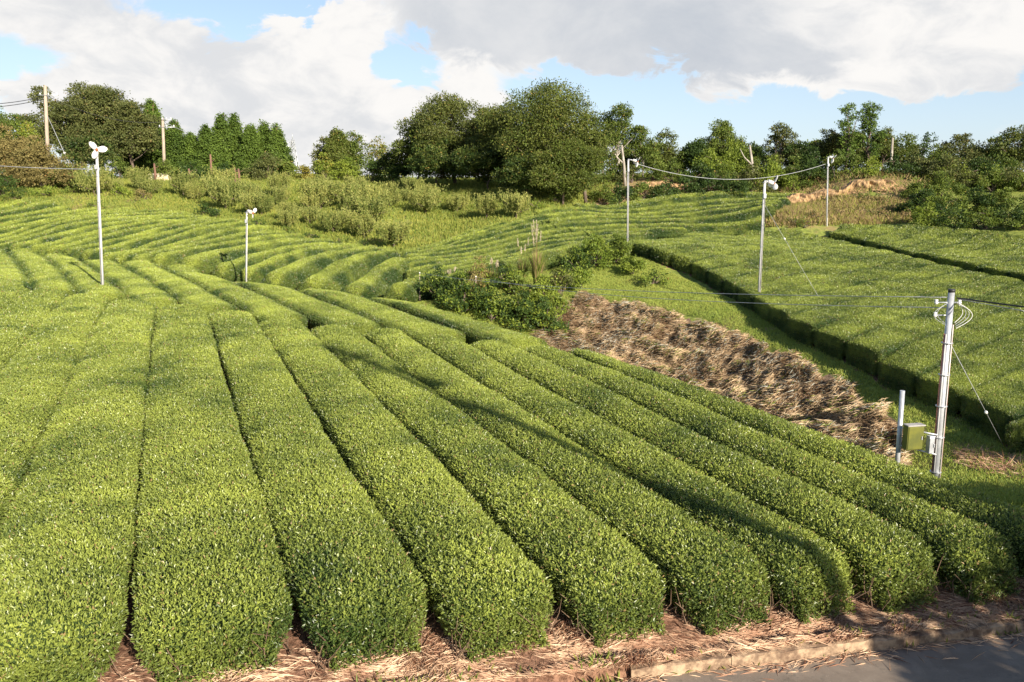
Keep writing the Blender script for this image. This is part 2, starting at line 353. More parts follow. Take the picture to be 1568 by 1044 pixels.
POLY = {}
TOP = .72
BORD = lambda y: 1.05+(25.9-y)*.455   # right border of the near field
th = math.radians(21.6); ndir = np.array([cos(th), sin(th)]); tdir = np.array([-sin(th), cos(th)])
gapline = [onz(*p, TOP) for p in [(-260,420),(0,438),(150,452),(300,468),(480,492),(700,516),(858,530)]]
sil = [onz(*p, TOP) for p in [(860,517),(700,471),(630,456),(540,448),(450,436),(380,424),(250,404),(160,398),(60,386),(0,382),(-260,372)]]
hill = [tuple(hit(px, py, H0*.8)) for px, py in [(0,314),(80,312),(112,325),(200,326),(285,331),(345,346),(450,368),(560,386),(604,391),(622,420),(631,447),(600,455),(520,446),(440,437),(370,425),(240,408),(150,400),(0,386)]]
hill = [(-48, hill[0][1]+2)] + hill + [(-48, hill[-1][1]+1)]
terr = [tuple(hit(px, py, H0*.8)) for px, py in [(612,391),(700,364),(800,337),(900,316),(1000,306),(1100,299),(1235,293),(1200,312),(1178,334),(1160,352),(1060,357),(950,371),(880,392),(800,404),(740,425),(680,446),(645,450),(634,440),(622,418)]]
lowR = [(GRp[0], GRp[1]) for GRp in [hit(px, py, H0) for px, py in [(958,372),(1060,358),(1165,355),(1216,352),(1290,370),(1400,396),(1560,430)]]]
e = lowR[-1]; lowR += [(e[0]+8, e[1]-7), (34, 26)] + [tuple(hit(px, py, H0)) for px, py in [(1578,656),(1412,580),(1312,531),(1212,491),(1166,462),(1110,430),(1058,401),(1006,383)]]
upR = [tuple(hit(px, py, H0)) for px, py in [(1236,349),(1300,345),(1345,343),(1420,346),(1500,353),(1590,362),(1700,380),(1700,455),(1575,424),(1480,404),(1400,387),(1300,363)]]

attr = ground.data.color_attributes.new('cover', 'FLOAT_COLOR', 'POINT')
X, Y = V[:, 0], V[:, 1]
bankpoly = [tuple(hit(px, py)) for px, py in [(850,478),(900,450),(1000,474),(1100,500),(1165,529),(1300,593),(1382,660)]] + [(10.2,21.0),(8.6,19.5),(5.5,21.5),(3.2,27),(1.8,33),(0.5,38)]
orpoly = [tuple(hit(px, py)) for px, py in [(1185,297),(1300,300),(1410,312),(1430,283)]] + [(37,90),(24,90)]
orpoly2 = [tuple(hit(px, py)) for px, py in [(895,318),(1010,297),(1100,296),(1150,293)]] + [(18,90),(6,92)]
tea = inpoly(X, Y, gapline+sil) | inpoly(X, Y, hill) | inpoly(X, Y, terr) | inpoly(X, Y, lowR) | inpoly(X, Y, upR) | ((Y > 6) & (Y < 60) & (X < BORD(Y)) & inpoly(X, Y, [(-60,0),(12,0)]+gapline[::-1]))
c = np.zeros((len(V), 4), np.float32); c[:, 3] = 1
c[:, 0] = np.where(tea, 0, 1); bk = inpoly(X, Y, bankpoly); c[bk, 1] = 1
orr = (inpoly(X, Y, orpoly) | inpoly(X, Y, orpoly2)); c[orr, 2] = .52
c[:, 0] = np.where((Y < 11) & (X < 8), 0, c[:, 0])
attr.data.foreach_set('color', c.ravel())

def roadmat():
    m = bpy.data.materials.new('road_concrete'); m.use_nodes = True; t = NT(m.node_tree); p = t.n['Principled BSDF']
    p.inputs['Roughness'].default_value = .85
    P = t.node('ShaderNodeNewGeometry').outputs['Position']
    a = t.noise(P, 60, 4, .7); b = t.noise(P, 1.2, 6, .65, .4); c2 = t.noise(P, 5, 6, .7)
    c = t.mix(t.sm(b, .35, .7), (.17,.132,.098), (.255,.205,.155)); c = t.mix(t.m('MULTIPLY', t.sm(a, .5, .75), .35), c, (.10,.095,.09))
    c = t.mix(t.m('MULTIPLY', t.sm(c2, .55, .7), .6), c, (.10,.085,.065)); c = t.mix(t.m('MULTIPLY', t.sm(t.noise(P, 18, 3, .8), .62, .72), .5), c, (.40,.34,.27))
    t.l.new(c, p.inputs['Base Color']); bp = t.node('ShaderNodeBump'); bp.inputs['Strength'].default_value = .35; bp.inputs['Distance'].default_value = .006
    t.l.new(a, bp.inputs['Height']); t.l.new(bp.outputs[0], p.inputs['Normal']); return m
M['road'] = roadmat()
ZR = -.20
mb = MB()
def kp(x, off): return (x-off*KS/math.hypot(1,KS)*-1*-1, KY+KS*(x-KX)+off*math.hypot(1, KS))
xs = list(np.linspace(-40, 60, 80))
vs = []; fs = []
for i, x in enumerate(xs):
    j = .0
    vs += [(x, KY+KS*(x-KX)-.10+.03*sin(x*3.1)+.02*sin(x*7.7), ZR), (x, KY+KS*(x-KX)-3.6, ZR+.03), (x, KY+KS*(x-KX)-7, ZR+.01)]
    if i: k = 3*i; fs += [(k-3, k-2, k+1, k), (k-2, k-1, k+2, k+1)]
mb.add(vs, [q[::-1] for q in fs]); rd = mb.build('road', M['road']); tag(rd, kind='structure')
# transverse joint and a crack in the road
mb = MB(); a = onz(985, 1000, ZR); b = onz(1040, 1044, ZR)
mb.box(((a[0]+b[0])/2, (a[1]+b[1])/2-.3, ZR+.008), (.012, 1.6, .004), math.atan2(b[0]-a[0], -(b[1]-a[1])))
jo = mb.build('expansion_joint', plain('tar_joint', (.05,.045,.04), None, .9), rd)
# kerb: cast sections with gaps, broken off in places
kroot = empty('kerb', (0, 0, 0)); tag(kroot, 'low pale concrete kerb with dirt on top running along the road edge', 'kerb')
x = 1.35; rr = random.Random(3)
while x < 7.6:
    L = 1.2; mb = MB()
    off = -.02+rr.uniform(-.015, .015); zt = -.065+rr.uniform(-.02, .02)
    y0 = KY+KS*(x-KX); n = 7
    for sect in range(n):
        pass
    pts = [(-.07,-.40),(-.07,zt-.012),(-.055,zt),(.055,zt),(.07,zt-.012),(.07,-.40)]
    vs = []
    for q in range(9):
        xx = x+(L-.004)*q/8; yy = KY+KS*(xx-KX)+off
        for (o_, z_) in pts:
            jx = rr.uniform(-.022, .016); vs.append((xx, yy+o_+jx, z_+(rr.uniform(-.03, .008) if z_ > -.3 else 0)))
    fs = []
    for q in range(8):
        for k in range(5): fs.append((q*6+k, q*6+k+1, q*6+6+k+1, q*6+6+k))
    fs += [tuple(range(6))[::-1], tuple(48+k for k in range(6))]
    mb.add(vs, fs); mb.build('kerb_stone', M['kerb'], kroot, smooth=False); x += L

M['cut'] = plain('orange_subsoil', (.44,.29,.14), (.23,.14,.07), .95, 2.2, bumps=1.0)
def soil_cut(pts, hs, seed):
    P = np.array(pts); s_ = np.concatenate([[0], np.cumsum(np.linalg.norm(np.diff(P, axis=0), axis=1))]); nu = int(s_[-1]/.12); q = np.linspace(0, s_[-1], nu); nv = 16
    X = np.interp(q, s_, P[:, 0]); Y = np.interp(q, s_, P[:, 1]); H_ = np.interp(q, s_, hs)
    H_ = H_*(1+.25*np.sin(q*.9+seed)+.15*np.sin(q*2.3)); B = HT(X, Y)-.15
    V_ = np.zeros((nu, nv, 3))
    for j in range(nv):
        f = j/(nv-1); V_[:, j] = np.stack([X, Y+.55*H_*f+(.9*max(0, f-.85)/.15), B+H_*min(1, f/.85)+.15], 1)
    W_ = V_.reshape(-1, 3); n1_ = noise3(W_, 1.3, seed)*.28+noise3(W_, 3.4, seed+1)*.24+noise3(W_, 8, seed+2)*.12
    rid = np.abs(np.sin(W_[:, 0]*2.1+1.5*noise3(W_, .8, seed+3)))*.25
    W_[:, 1] += -n1_-rid; W_[:, 2] += n1_*.35
    ii = (np.arange(nu-1)[:, None]*nv+np.arange(nv-1)[None]).ravel(); o = meshnp('soil_cut', W_, np.stack([ii, ii+nv, ii+nv+1, ii+1], 1), [M['cut']], smooth=False); tag(o, kind='structure')
soil_cut([atd(px, 299, d)[:2] for px, d in ((1165,83),(1200,81.5),(1250,81),(1310,80.5),(1360,79.5),(1405,79))], [.1,.7,.95,1.0,.8,.3], 61)
soil_cut([atd(px, 299, d)[:2] for px, d in ((905,81.5),(940,83.5),(1000,85.5),(1060,86),(1120,85.5),(1150,84.5))], [.2,.6,.8,.7,.5,.2], 71)
# ---------------------------------------------------------------- tea hedges
PROF = np.array([(-.78,.02),(-.90,.22),(-.98,.45),(-1.0,.66),(-.94,.82),(-.74,.92),(-.38,.98),(0,1.0),(.38,.98),(.74,.92),(.94,.82),(1.0,.66),(.98,.45),(.90,.22),(.78,.02)])
def inview(x, y, mrg=1.5): return (np.abs(x) < .62*y+mrg)
NLEAF = 0
def hedge(name, C, hw, h, label, group, parent=None, flat=0, cov=1.0, seed=0, bright=0, rnd=0, lsc=1.0, endr=.30, nrm=.55, fuzz=1.0, wmin=.35, sided=.5, far=False, dk=(.30, .50), skew=None):
    """C: n x 2 centreline (evenly spaced), hw: half width (array ok)"""
    global NLEAF
    r = np.random.default_rng(seed)
    n = len(C); s = np.concatenate([[0], np.cumsum(np.linalg.norm(np.diff(C, axis=0), axis=1))]); Ltot = s[-1]
    T = unit(np.gradient(C, axis=0)); N = np.stack([T[:, 1], -T[:, 0]], 1)
    hw = np.broadcast_to(hw, n).astype(float)
    de = np.minimum(s, Ltot-s); e = np.clip(de/endr, 0, 1); ew = np.sqrt(1-(1-e)**2.2)*.55+.45*np.minimum(1, e*4+.0); ew = np.maximum(ew, wmin)
    eh = .42+.58*np.sqrt(1-(1-e)**2)
    g = HT(C[:, 0], C[:, 1]); gl = HT(C[:, 0]-N[:, 0]*hw, C[:, 1]-N[:, 1]*hw); gr = HT(C[:, 0]+N[:, 0]*hw, C[:, 1]+N[:, 1]*hw)
    jit = 1+.02*np.sin(s*.9+r.uniform(0, 6))+.02*np.sin(s*2.7+r.uniform(0, 6)); w = hw*ew*jit
    hh = h*eh*(1+.03*np.sin(s*.6+r.uniform(0, 6)))
    pr = PROF.copy()
    if flat: pr[3:-3, 1] = 1-(1-pr[3:-3, 1])*(.45)
    if rnd: pr[2:-2, 1] = .22+.78*np.maximum(0, 1-np.abs(pr[2:-2, 0])**2.2*.97)**.62
    off = pr[:, 0][None]*w[:, None]; X = C[:, 0][:, None]+N[:, 0][:, None]*off; Y = C[:, 1][:, None]+N[:, 1][:, None]*off
    gg = g[:, None]+(gr-gl)[:, None]/2*pr[:, 0][None]*np.clip(w/np.maximum(hw,.01), 0, 1)[:, None]
    Z = gg+pr[:, 1][None]*hh[:, None]
    if skew:
        sh_ = off*(skew[0]*np.clip(1-s/1.6, 0, 1)+skew[1]*np.clip(1-(Ltot-s)/1.6, 0, 1))[:, None]; X = X+T[:, :1]*sh_; Y = Y+T[:, 1:]*sh_
    P = np.stack([X, Y, Z], 2)
    lump = fuzz*(noise3(P.reshape(-1, 3), 1.6, 11).reshape(n, -1)*.018+noise3(P.reshape(-1, 3), 5, 12).reshape(n, -1)*.02)
    Nn = np.cross(np.gradient(P, axis=0), np.gradient(P, axis=1)); Nn = unit(Nn); inn = (np.where(s < Ltot/2, 1, -1)*np.clip(.6-de, 0, .6))[:, None]*T; Nn = np.where(((Nn*(P-np.stack([(C[:,0]+inn[:,0])[:,None]+0*X, (C[:,1]+inn[:,1])[:,None]+0*X, gg+.3*hh[:,None]],2))).sum(2, keepdims=True)) < 0, -Nn, Nn)
    cen = np.stack([(C[:,0]+inn[:,0])[:,None]+0*X, (C[:,1]+inn[:,1])[:,None]+0*X, gg+.2*hh[:,None]], 2)
    B = P+Nn*(lump-(.08 if not far else .012))[..., None]; shr = (1-(.22 if not far else .04)*np.clip(1-de/.45, 0, 1))[:, None, None]; B = cen+(B-cen)*shr
    m = pr.shape[0]
    ii = (np.arange(n-1)[:, None]*m+np.arange(m-1)[None]).ravel()
    Q = np.stack([ii, ii+1, ii+1+m, ii+m], 1); bt = np.concatenate([Q[:, [0, 1, 2]], Q[:, [0, 2, 3]]])
    caps = []
    for b0 in (0, (n-1)*m):
        for k in range(1, m-1): caps.append((b0, b0+k, b0+k+1))
    bt = np.concatenate([bt, np.array(caps)])
    BV = B.reshape(-1, 3)
    # leaves over the surface, density and size by distance
    a = P[:-1, :-1]; b = P[1:, :-1]; c_ = P[:-1, 1:]; area = np.linalg.norm(np.cross(b-a, c_-a), axis=2)
    ctr = (P[:-1, :-1]+P[1:, 1:])/2; dist = np.hypot(ctr[..., 0], ctr[..., 1]); Ls = np.maximum(.047, .0021*dist)*lsc
    nn = Nn[:-1, :-1]; view = unit(np.array([0, 0, CZ])-ctr); face = (nn*view).sum(2)
    dens = cov*4.9/Ls**2
    dens = np.where(face < -.15, dens*.25, dens); dens = np.where(inview(ctr[..., 0], ctr[..., 1]), dens, 0)
    dens = dens*(1+.9*np.clip(1-de[:-1]/.35, 0, 1))[:, None]; cnt = r.poisson(area*dens).ravel(); idx = np.repeat(np.arange(cnt.size), cnt); k = len(idx)
    # end faces also get leaves
    i0, j0 = np.divmod(idx, m-1); u = r.random(k)[:, None]; v = r.random(k)[:, None]
    pos = (P[i0, j0]*(1-u)+P[i0+1, j0]*u)*(1-v)+(P[i0, j0+1]*(1-u)+P[i0+1, j0+1]*u)*v
    nr = unit((Nn[i0, j0]*(1-u)+Nn[i0+1, j0]*u)*(1-v)+(Nn[i0, j0+1]*(1-u)+Nn[i0+1, j0+1]*u)*v); L = Ls[i0, j0]
    # end caps
    extra = []
    for endi, sg in ((0, -1), (n-1, 1)):
        t2 = np.array([T[endi, 0]*sg, T[endi, 1]*sg, .25]); cpos = P[endi]; d0 = math.hypot(C[endi][0], C[endi][1]); l0 = max(.047, .0021*d0)*lsc
        ar = 2*w[endi]*hh[endi]; kk = int(ar*cov*5.6/l0**2*2.4) if inview(C[endi][0], C[endi][1]) else 0
        if kk:
            q = r.uniform(-1, 1, kk); zt = np.interp(q, pr[1:-1, 0]*1.001, pr[1:-1, 1]); zz = zt*r.random(kk)*1.3
            pp = np.stack([C[endi][0]+N[endi, 0]*q*w[endi], C[endi][1]+N[endi, 1]*q*w[endi], g[endi]+zz*hh[endi]], 1)+np.array([t2[0], t2[1], 0])*(r.random((kk,1))*.20-.13)
            if skew: pp[:, :2] += T[endi][None]*(q*w[endi]*skew[0 if endi == 0 else 1])[:, None]
            extra.append((pp, np.tile(unit(t2), (kk, 1)), np.full(kk, l0)))
    if extra:
        pos = np.concatenate([pos]+[x_[0] for x_ in extra]); nr = np.concatenate([nr]+[x_[1] for x_ in extra]); L = np.concatenate([L]+[x_[2] for x_ in extra]); k = len(pos)
    if k == 0:
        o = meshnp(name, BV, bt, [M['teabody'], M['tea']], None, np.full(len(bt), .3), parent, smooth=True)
    else:
        lm = fuzz*(noise3(pos, 1.6, 11)*.018+noise3(pos, 5, 12)*.02)
        pos = pos+nr*(lm+fuzz*r.uniform(-.085, .025, k))[:, None]
        ax = unit(nr*r.uniform(.1*fuzz, .9*fuzz, (k, 1))+r.normal(size=(k, 3))*.55+np.array([0, 0, .35]))
        nm = unit(nr+r.normal(size=(k, 3))*nrm)
        Lr = L*r.uniform(.7, 1.25, k)
        LV, LF = leaves(pos, ax, nm, Lr, Lr*r.uniform(.36, .5, k))
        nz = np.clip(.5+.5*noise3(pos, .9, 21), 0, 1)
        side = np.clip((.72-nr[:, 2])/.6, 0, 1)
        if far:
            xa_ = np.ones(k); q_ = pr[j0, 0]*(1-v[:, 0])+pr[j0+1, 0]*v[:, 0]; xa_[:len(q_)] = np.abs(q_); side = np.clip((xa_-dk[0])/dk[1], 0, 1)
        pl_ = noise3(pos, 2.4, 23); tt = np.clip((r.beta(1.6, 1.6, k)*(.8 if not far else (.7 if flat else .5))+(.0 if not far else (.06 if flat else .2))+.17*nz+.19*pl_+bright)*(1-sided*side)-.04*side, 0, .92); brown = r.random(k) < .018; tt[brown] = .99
        V_ = np.concatenate([BV, LV]); F_ = np.concatenate([bt, LF+len(BV)])
        mi = np.concatenate([np.zeros(len(bt), int), np.ones(len(LF), int)]); 
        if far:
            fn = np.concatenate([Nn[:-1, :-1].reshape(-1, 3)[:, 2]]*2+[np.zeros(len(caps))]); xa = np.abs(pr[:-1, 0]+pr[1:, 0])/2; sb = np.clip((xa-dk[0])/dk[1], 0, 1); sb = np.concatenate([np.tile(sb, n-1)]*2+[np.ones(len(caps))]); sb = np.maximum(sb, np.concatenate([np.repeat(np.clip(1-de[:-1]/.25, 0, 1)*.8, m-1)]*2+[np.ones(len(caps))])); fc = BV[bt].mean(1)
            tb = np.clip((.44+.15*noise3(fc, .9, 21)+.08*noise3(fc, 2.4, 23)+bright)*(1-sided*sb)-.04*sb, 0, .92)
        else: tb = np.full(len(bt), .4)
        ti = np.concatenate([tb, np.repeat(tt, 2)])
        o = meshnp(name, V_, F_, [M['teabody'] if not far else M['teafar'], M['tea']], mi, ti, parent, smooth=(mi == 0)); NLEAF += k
    tag(o, label, 'tea hedge', group)
    return o
def runs(C, poly, minlen=1.2):
    msk = inpoly(C[:, 0], C[:, 1], poly); out = []; i = 0; n = len(C)
    while i < n:
        if msk[i]:
            j = i
            while j+1 < n and msk[j+1]: j += 1
            L = np.linalg.norm(np.diff(C[i:j+1], axis=0), axis=1).sum()
            if L > minlen: out.append(C[i:j+1])
            i = j+1
        else: i += 1
    return out
def resample(C, step):
    s = np.concatenate([[0], np.cumsum(np.linalg.norm(np.diff(C, axis=0), axis=1))]); n = max(6, int(s[-1]/step)+1)
    en = np.array([0, .03, .08, .16, .28]); q = np.concatenate([en, np.linspace(.45, s[-1]-.45, n), (s[-1]-en)[::-1]])
    return np.stack([np.interp(q, s, C[:, 0]), np.interp(q, s, C[:, 1])], 1)

# near field: rows run straight away from the road
SEAM = [-13.4,-11.6,-9.8,-8.0,-6.2,-4.4,-2.6,-.77,1.07,2.62,4.1,5.5,6.8,8.0,9.2,10.3,11.35]
FRONT = {8:(0,985),9:(320,990),10:(570,965),11:(790,955),12:(985,935),13:(1145,925),14:(1275,905),15:(1390,888)}
def frontpt(u):
    # row foot line, follows the kerb
    best = None
    for s in np.arange(0, 40, .05):
        p = ndir*u+tdir*s
        if kerb_s(p[0], p[1]) > .50+.05*sin(u*5.1): return s
gl = np.array(gapline)
def gap_s(u):
    S_ = np.arange(5, 90, .1); Pp = ndir[None]*u+tdir[None]*S_[:, None]
    # signed side of the gap line (as y(x))
    yy = np.interp(Pp[:, 0], gl[:, 0], gl[:, 1]); i = np.argmax(Pp[:, 1] > yy); return S_[i]
rows_near = []
for i in range(len(SEAM)-1):
    a, b = SEAM[i], SEAM[i+1]; u = (a+b)/2; s0 = frontpt(u); s1 = gap_s(u)-.05
    if u < -9: continue
    C = np.array([ndir*u+tdir*s for s in np.linspace(s0, s1, 60)])
    # straight rows wander a little
    ss = np.linspace(s0, s1, 60); wob = .03*np.sin(ss*.25+i*1.7)
    C = C+ndir[None]*wob[:, None]
    rows_near.append((i, C, (b-a)/2-.05))
nr_ = len(rows_near)
for j, (i, C, hw) in enumerate(rows_near):
    lab = f'{ORD[nr_-j]} tea row of the near field, counted from its gully border'
    if j == nr_-1: lab = 'last tea row of the near field, along the gully beside the metal pole'
    C = resample(C, .22)
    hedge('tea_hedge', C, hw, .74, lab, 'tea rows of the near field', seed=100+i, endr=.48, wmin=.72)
# bare twigs at the open front ends
# block beyond the cross gap
th2 = math.radians(28.6); t2 = np.array([-sin(th2), cos(th2)]); n2_ = np.array([cos(th2), sin(th2)])
blk = [tuple(np.array(p)+np.array((0,.15))) for p in gapline] + [tuple(np.array(p)-np.array((0,.0))) for p in sil]
bl = []
for k in range(-30, 22):
    u = k*1.72+.5
    C = np.array([n2_*u+t2*s+n2_*(.0012*(s-30)**2*-1) for s in np.arange(10, 95, .2)])
    bl += runs(C, blk)
bl.sort(key=lambda C: -C[0, 0])
for j, C in enumerate(bl):
    if C[:, 0].max() < -.62*C[:, 1].mean()-6: continue
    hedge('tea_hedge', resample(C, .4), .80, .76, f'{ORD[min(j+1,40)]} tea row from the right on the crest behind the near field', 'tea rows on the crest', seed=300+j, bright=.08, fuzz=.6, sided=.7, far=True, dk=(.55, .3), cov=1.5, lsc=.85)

def offsets(base, k0, k1, pitch, poly, step=.25, h=0):
    """parallel curves of a base line on the ground"""
    s = np.concatenate([[0], np.cumsum(np.linalg.norm(np.diff(base, axis=0), axis=1))]); q = np.arange(0, s[-1], step)
    deg = 3 if len(base) > 4 else 2
    cx = np.polyfit(s, base[:, 0], deg); cy = np.polyfit(s, base[:, 1], deg)
    B = np.stack([np.polyval(cx, q), np.polyval(cy, q)], 1)
    t0 = unit(B[1]-B[0]); t1 = unit(B[-1]-B[-2]); ext = np.arange(step, 30, step)[:, None]
    B = np.concatenate([(B[0]-t0*ext)[::-1], B, B[-1]+t1*ext])
    T = unit(np.gradient(B, axis=0)); N = np.stack([-T[:, 1], T[:, 0]], 1); out = []
    for k in range(k0, k1):
        C = B+N*k*pitch
        if k: # drop folded-back pieces
            d = (np.gradient(C, axis=0)*T).sum(1) > .02; C = C[d]
        for R in runs(C, poly): out.append((k, R))
    return out
# left hill and middle slope: rows fan between measured furrows
def morph(curves, pitch, poly, ext=9):
    Q = []
    for c in curves:
        c = np.array(c, float); s_ = np.concatenate([[0], np.cumsum(np.linalg.norm(np.diff(c, axis=0), axis=1))]); dg = min(2, len(c)-1)
        px_ = np.polyfit(s_, c[:, 0], dg); py_ = np.polyfit(s_, c[:, 1], dg); q = np.linspace(0, s_[-1], 60); B = np.stack([np.polyval(px_, q), np.polyval(py_, q)], 1)
        t0 = unit(B[1]-B[0]); t1 = unit(B[-1]-B[-2]); e_ = np.linspace(.3, ext, 25)[:, None]; Q.append(np.concatenate([(B[0]-t0*e_)[::-1], B, B[-1]+t1*e_]))
    out = []
    for a, b in zip(Q[:-1], Q[1:]):
        T_ = unit(np.gradient(a, axis=0)); w_ = abs(((b-a)[25:-25]*np.stack([-T_[:, 1], T_[:, 0]], 1)[25:-25]).sum(1)).mean(); k = max(1, int(round(w_/pitch)))
        for i in range(k):
            f = (i+.5)/k; C = a*(1-f)+b*f; A0 = a*(1-i/k)+b*(i/k); A1 = a*(1-(i+1)/k)+b*((i+1)/k)
            T_ = unit(np.gradient(C, axis=0)); hw = abs(((A1-A0)*np.stack([-T_[:, 1], T_[:, 0]], 1)).sum(1))/2
            m_ = inpoly(C[:, 0], C[:, 1], poly); r0 = 0
            while r0 < len(C):
                if m_[r0]:
                    r1 = r0
                    while r1+1 < len(C) and m_[r1+1]: r1 += 1
                    if np.linalg.norm(C[r1]-C[r0]) > 1.2: out.append((C[r0:r1+1], hw[r0:r1+1]))
                    r0 = r1+1
                else: r0 += 1
    return out
def rs(C, hw, step):
    R = resample(C, step); s_ = np.concatenate([[0], np.cumsum(np.linalg.norm(np.diff(C, axis=0), axis=1))]); q = np.concatenate([[0], np.cumsum(np.linalg.norm(np.diff(R, axis=0), axis=1))])
    return R, np.clip(np.interp(q, s_, hw), .35, 1.4)
HC = [[(-64,66),(-60,74),(-54,84)],[(-52,69),(-47,74),(-41,81)],[(-41.5,68.5),(-37,71.5),(-32.3,75.2)],[(-34.6,59.5),(-32.5,65.2),(-27,70.2)],[(-29.9,56.3),(-26.5,62.5),(-19.2,67.5)],[(-24,51.2),(-21.5,57.8),(-15.6,64.6)],[(-20.2,47.7),(-18.5,55),(-13.8,62.2)],[(-17.6,46.4),(-15.8,53.5),(-12.1,59.3)],[(-13.9,44.3),(-13.1,50.6),(-10.6,56.2)],[(-11.6,43.0),(-10.9,49.4),(-8.9,54.6)],[(-9.1,42.5),(-8.5,48.6),(-7.6,53.2)],[(-6.4,40.5),(-6.4,46),(-5.9,50)],[(-4.4,40.5),(-4.6,45),(-4.6,48)]]
for j, (C, hw) in enumerate(morph(HC, 2.35, hill)):
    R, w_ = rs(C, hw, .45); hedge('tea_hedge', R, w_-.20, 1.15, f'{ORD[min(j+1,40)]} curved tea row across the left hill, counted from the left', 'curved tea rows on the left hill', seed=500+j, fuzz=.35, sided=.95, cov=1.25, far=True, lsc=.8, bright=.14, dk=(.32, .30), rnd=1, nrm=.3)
TCv = [[(-4.2,43),(0,47),(5,50.5),(10,53)],[(-6,49.5),(-1.5,56),(4,60),(9,62.5),(14,63.5),(18,62.5)],[(-7.3,54.5),(-2.5,62),(4,67),(9,69.3),(14,70.3),(18.5,69)],[(-7.8,58),(-2,66),(5,71.5),(11,75),(17,76),(22,74.5)],[(-4,66),(2,75),(9,80.5),(16,83),(24,84.5)]]
for j, (C, hw) in enumerate(morph(TCv, 1.7, terr, 12)):
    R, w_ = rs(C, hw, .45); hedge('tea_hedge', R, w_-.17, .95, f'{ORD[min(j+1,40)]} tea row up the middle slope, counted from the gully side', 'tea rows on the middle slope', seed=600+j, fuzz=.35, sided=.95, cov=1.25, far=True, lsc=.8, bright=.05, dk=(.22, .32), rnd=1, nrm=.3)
# right plateau, two blocks parted by a path
t3 = unit(np.array(lowR[3])-np.array(lowR[0])); n3_ = np.array([t3[1], -t3[0]]); o3 = np.array(lowR[0])-n3_*1.0
for nm, poly, lab in (('a', lowR, 'tea row of the right field before its dark path, from the far side'), ('b', upR, 'tea row of the right field beyond its dark path, from the far side')):
    L = []
    for k in range(-12, 34):
        C = np.array([o3+n3_*(k+.5)*1.8+t3*s for s in np.arange(-25, 60, .08)]); L += [(k, R) for R in runs(C, poly)]
    for j, (k, C) in enumerate(L):
        sv = np.arange(-25, 60, .04); mid0 = float((C[0]-o3)@t3); mid1 = float((C[-1]-o3)@t3); E0 = []; E1 = []
        for of in (-.8, .8):
            Q = o3+n3_*((k+.5)*1.8+of)+t3[None]*sv[:, None]; m_ = inpoly(Q[:, 0], Q[:, 1], poly); w0 = sv[m_ & (np.abs(sv-mid0) < 3)]; w1 = sv[m_ & (np.abs(sv-mid1) < 3)]
            E0.append(w0.min() if len(w0) else mid0); E1.append(w1.max() if len(w1) else mid1)
        sk = (max(-1.5, min(1.5, (E0[1]-E0[0])/1.6)), max(-1.5, min(1.5, (E1[1]-E1[0])/1.6)))
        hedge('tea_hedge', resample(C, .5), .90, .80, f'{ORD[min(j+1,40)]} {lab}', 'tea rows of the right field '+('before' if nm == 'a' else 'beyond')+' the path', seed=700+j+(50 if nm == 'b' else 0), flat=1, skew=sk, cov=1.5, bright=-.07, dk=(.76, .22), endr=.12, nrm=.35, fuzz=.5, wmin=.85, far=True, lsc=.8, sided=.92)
print('tea leaves', NLEAF)
# ---------------------------------------------------------------- loose ground cover (nobody could count these)
def scatter(poly, dens, seed, inset=None):
    r = np.random.default_rng(seed); P = np.array(poly); x0, y0 = P.min(0); x1, y1 = P.max(0)
    n = int((x1-x0)*(y1-y0)*dens); x = r.uniform(x0, x1, n); y = r.uniform(y0, y1, n)
    k = inpoly(x, y, poly) & (np.abs(x) < .66*y+2); return x[k], y[k], r
def slope_n(x, y):
    e = .15; gx_ = (HT(x+e, y)-HT(x-e, y))/(2*e); gy_ = (HT(x, y+e)-HT(x, y-e))/(2*e)
    return unit(np.stack([-gx_, -gy_, np.ones_like(gx_)], 1))
def blades(name, x, y, r, L, Wd, lean, mats, label, split=.0, upz=1.0, lift=0, clump=None, cat='ground cover'):
    z = HT(x, y)+lift; n = len(x); pos = np.stack([x, y, z], 1)
    ax = unit(np.stack([r.normal(size=n)*lean, r.normal(size=n)*lean, np.full(n, upz)], 1))
    nm = unit(np.stack([r.normal(size=n), r.normal(size=n)-.6, r.uniform(.1, .8, n)], 1))
    Lr = L*r.uniform(.5, 1.4, n); V_, F_ = leaves(pos, ax, nm, Lr, Wd*r.uniform(.7, 1.3, n), .1)
    tt = np.clip(r.beta(2, 2, n)*.8+.2*noise3(pos, .25, 5), 0, 1)
    mi = np.repeat((r.random(n) < split).astype(int), 2) if len(mats) > 1 else None
    o = meshnp(name, V_, F_, mats, mi, np.repeat(tt, 2)); tag(o, label, cat, kind='stuff'); return o
slope = [tuple(p) for p in hits([(112,322),(285,329),(450,364),(600,389),(700,363),(800,336),(900,314),(930,300)])]
slope = [(-60, slope[0][1]+1)]+slope+[(14,96),(-5,112),(-30,122),(-75,115)]
x, y, r = scatter(slope, 75, 1)
dk = noise3(np.stack([x, y, y*0], 1), .18, 3); k = r.random(len(x)) < np.clip(.65+dk*.5, .25, 1); x = x[k]; y = y[k]
blades('grass', x, y, r, .34, .075, .55, [M['grass'], M['lush']], 'rough yellow green grass covering the orchard slope', .35)
mound = [tuple(p) for p in hits([(1238,302),(1190,318),(1170,352),(1215,353),(1300,346),(1395,342),(1400,312),(1300,303)])]
x, y, r = scatter(mound, 110, 2)
blades('dry_grass', x, y, r, .40, .07, .5, [M['drygrass'], M['grass']], 'tawny dry grass on the mound before the orange soil bank', .35)
x, y, r = scatter(orpoly, 16, 12)
blades('bank_grass', x, y, r, .5, .07, .6, [M['drygrass'], M['lush']], 'sparse dry grass hanging on the orange soil cut', .4, lift=.25)
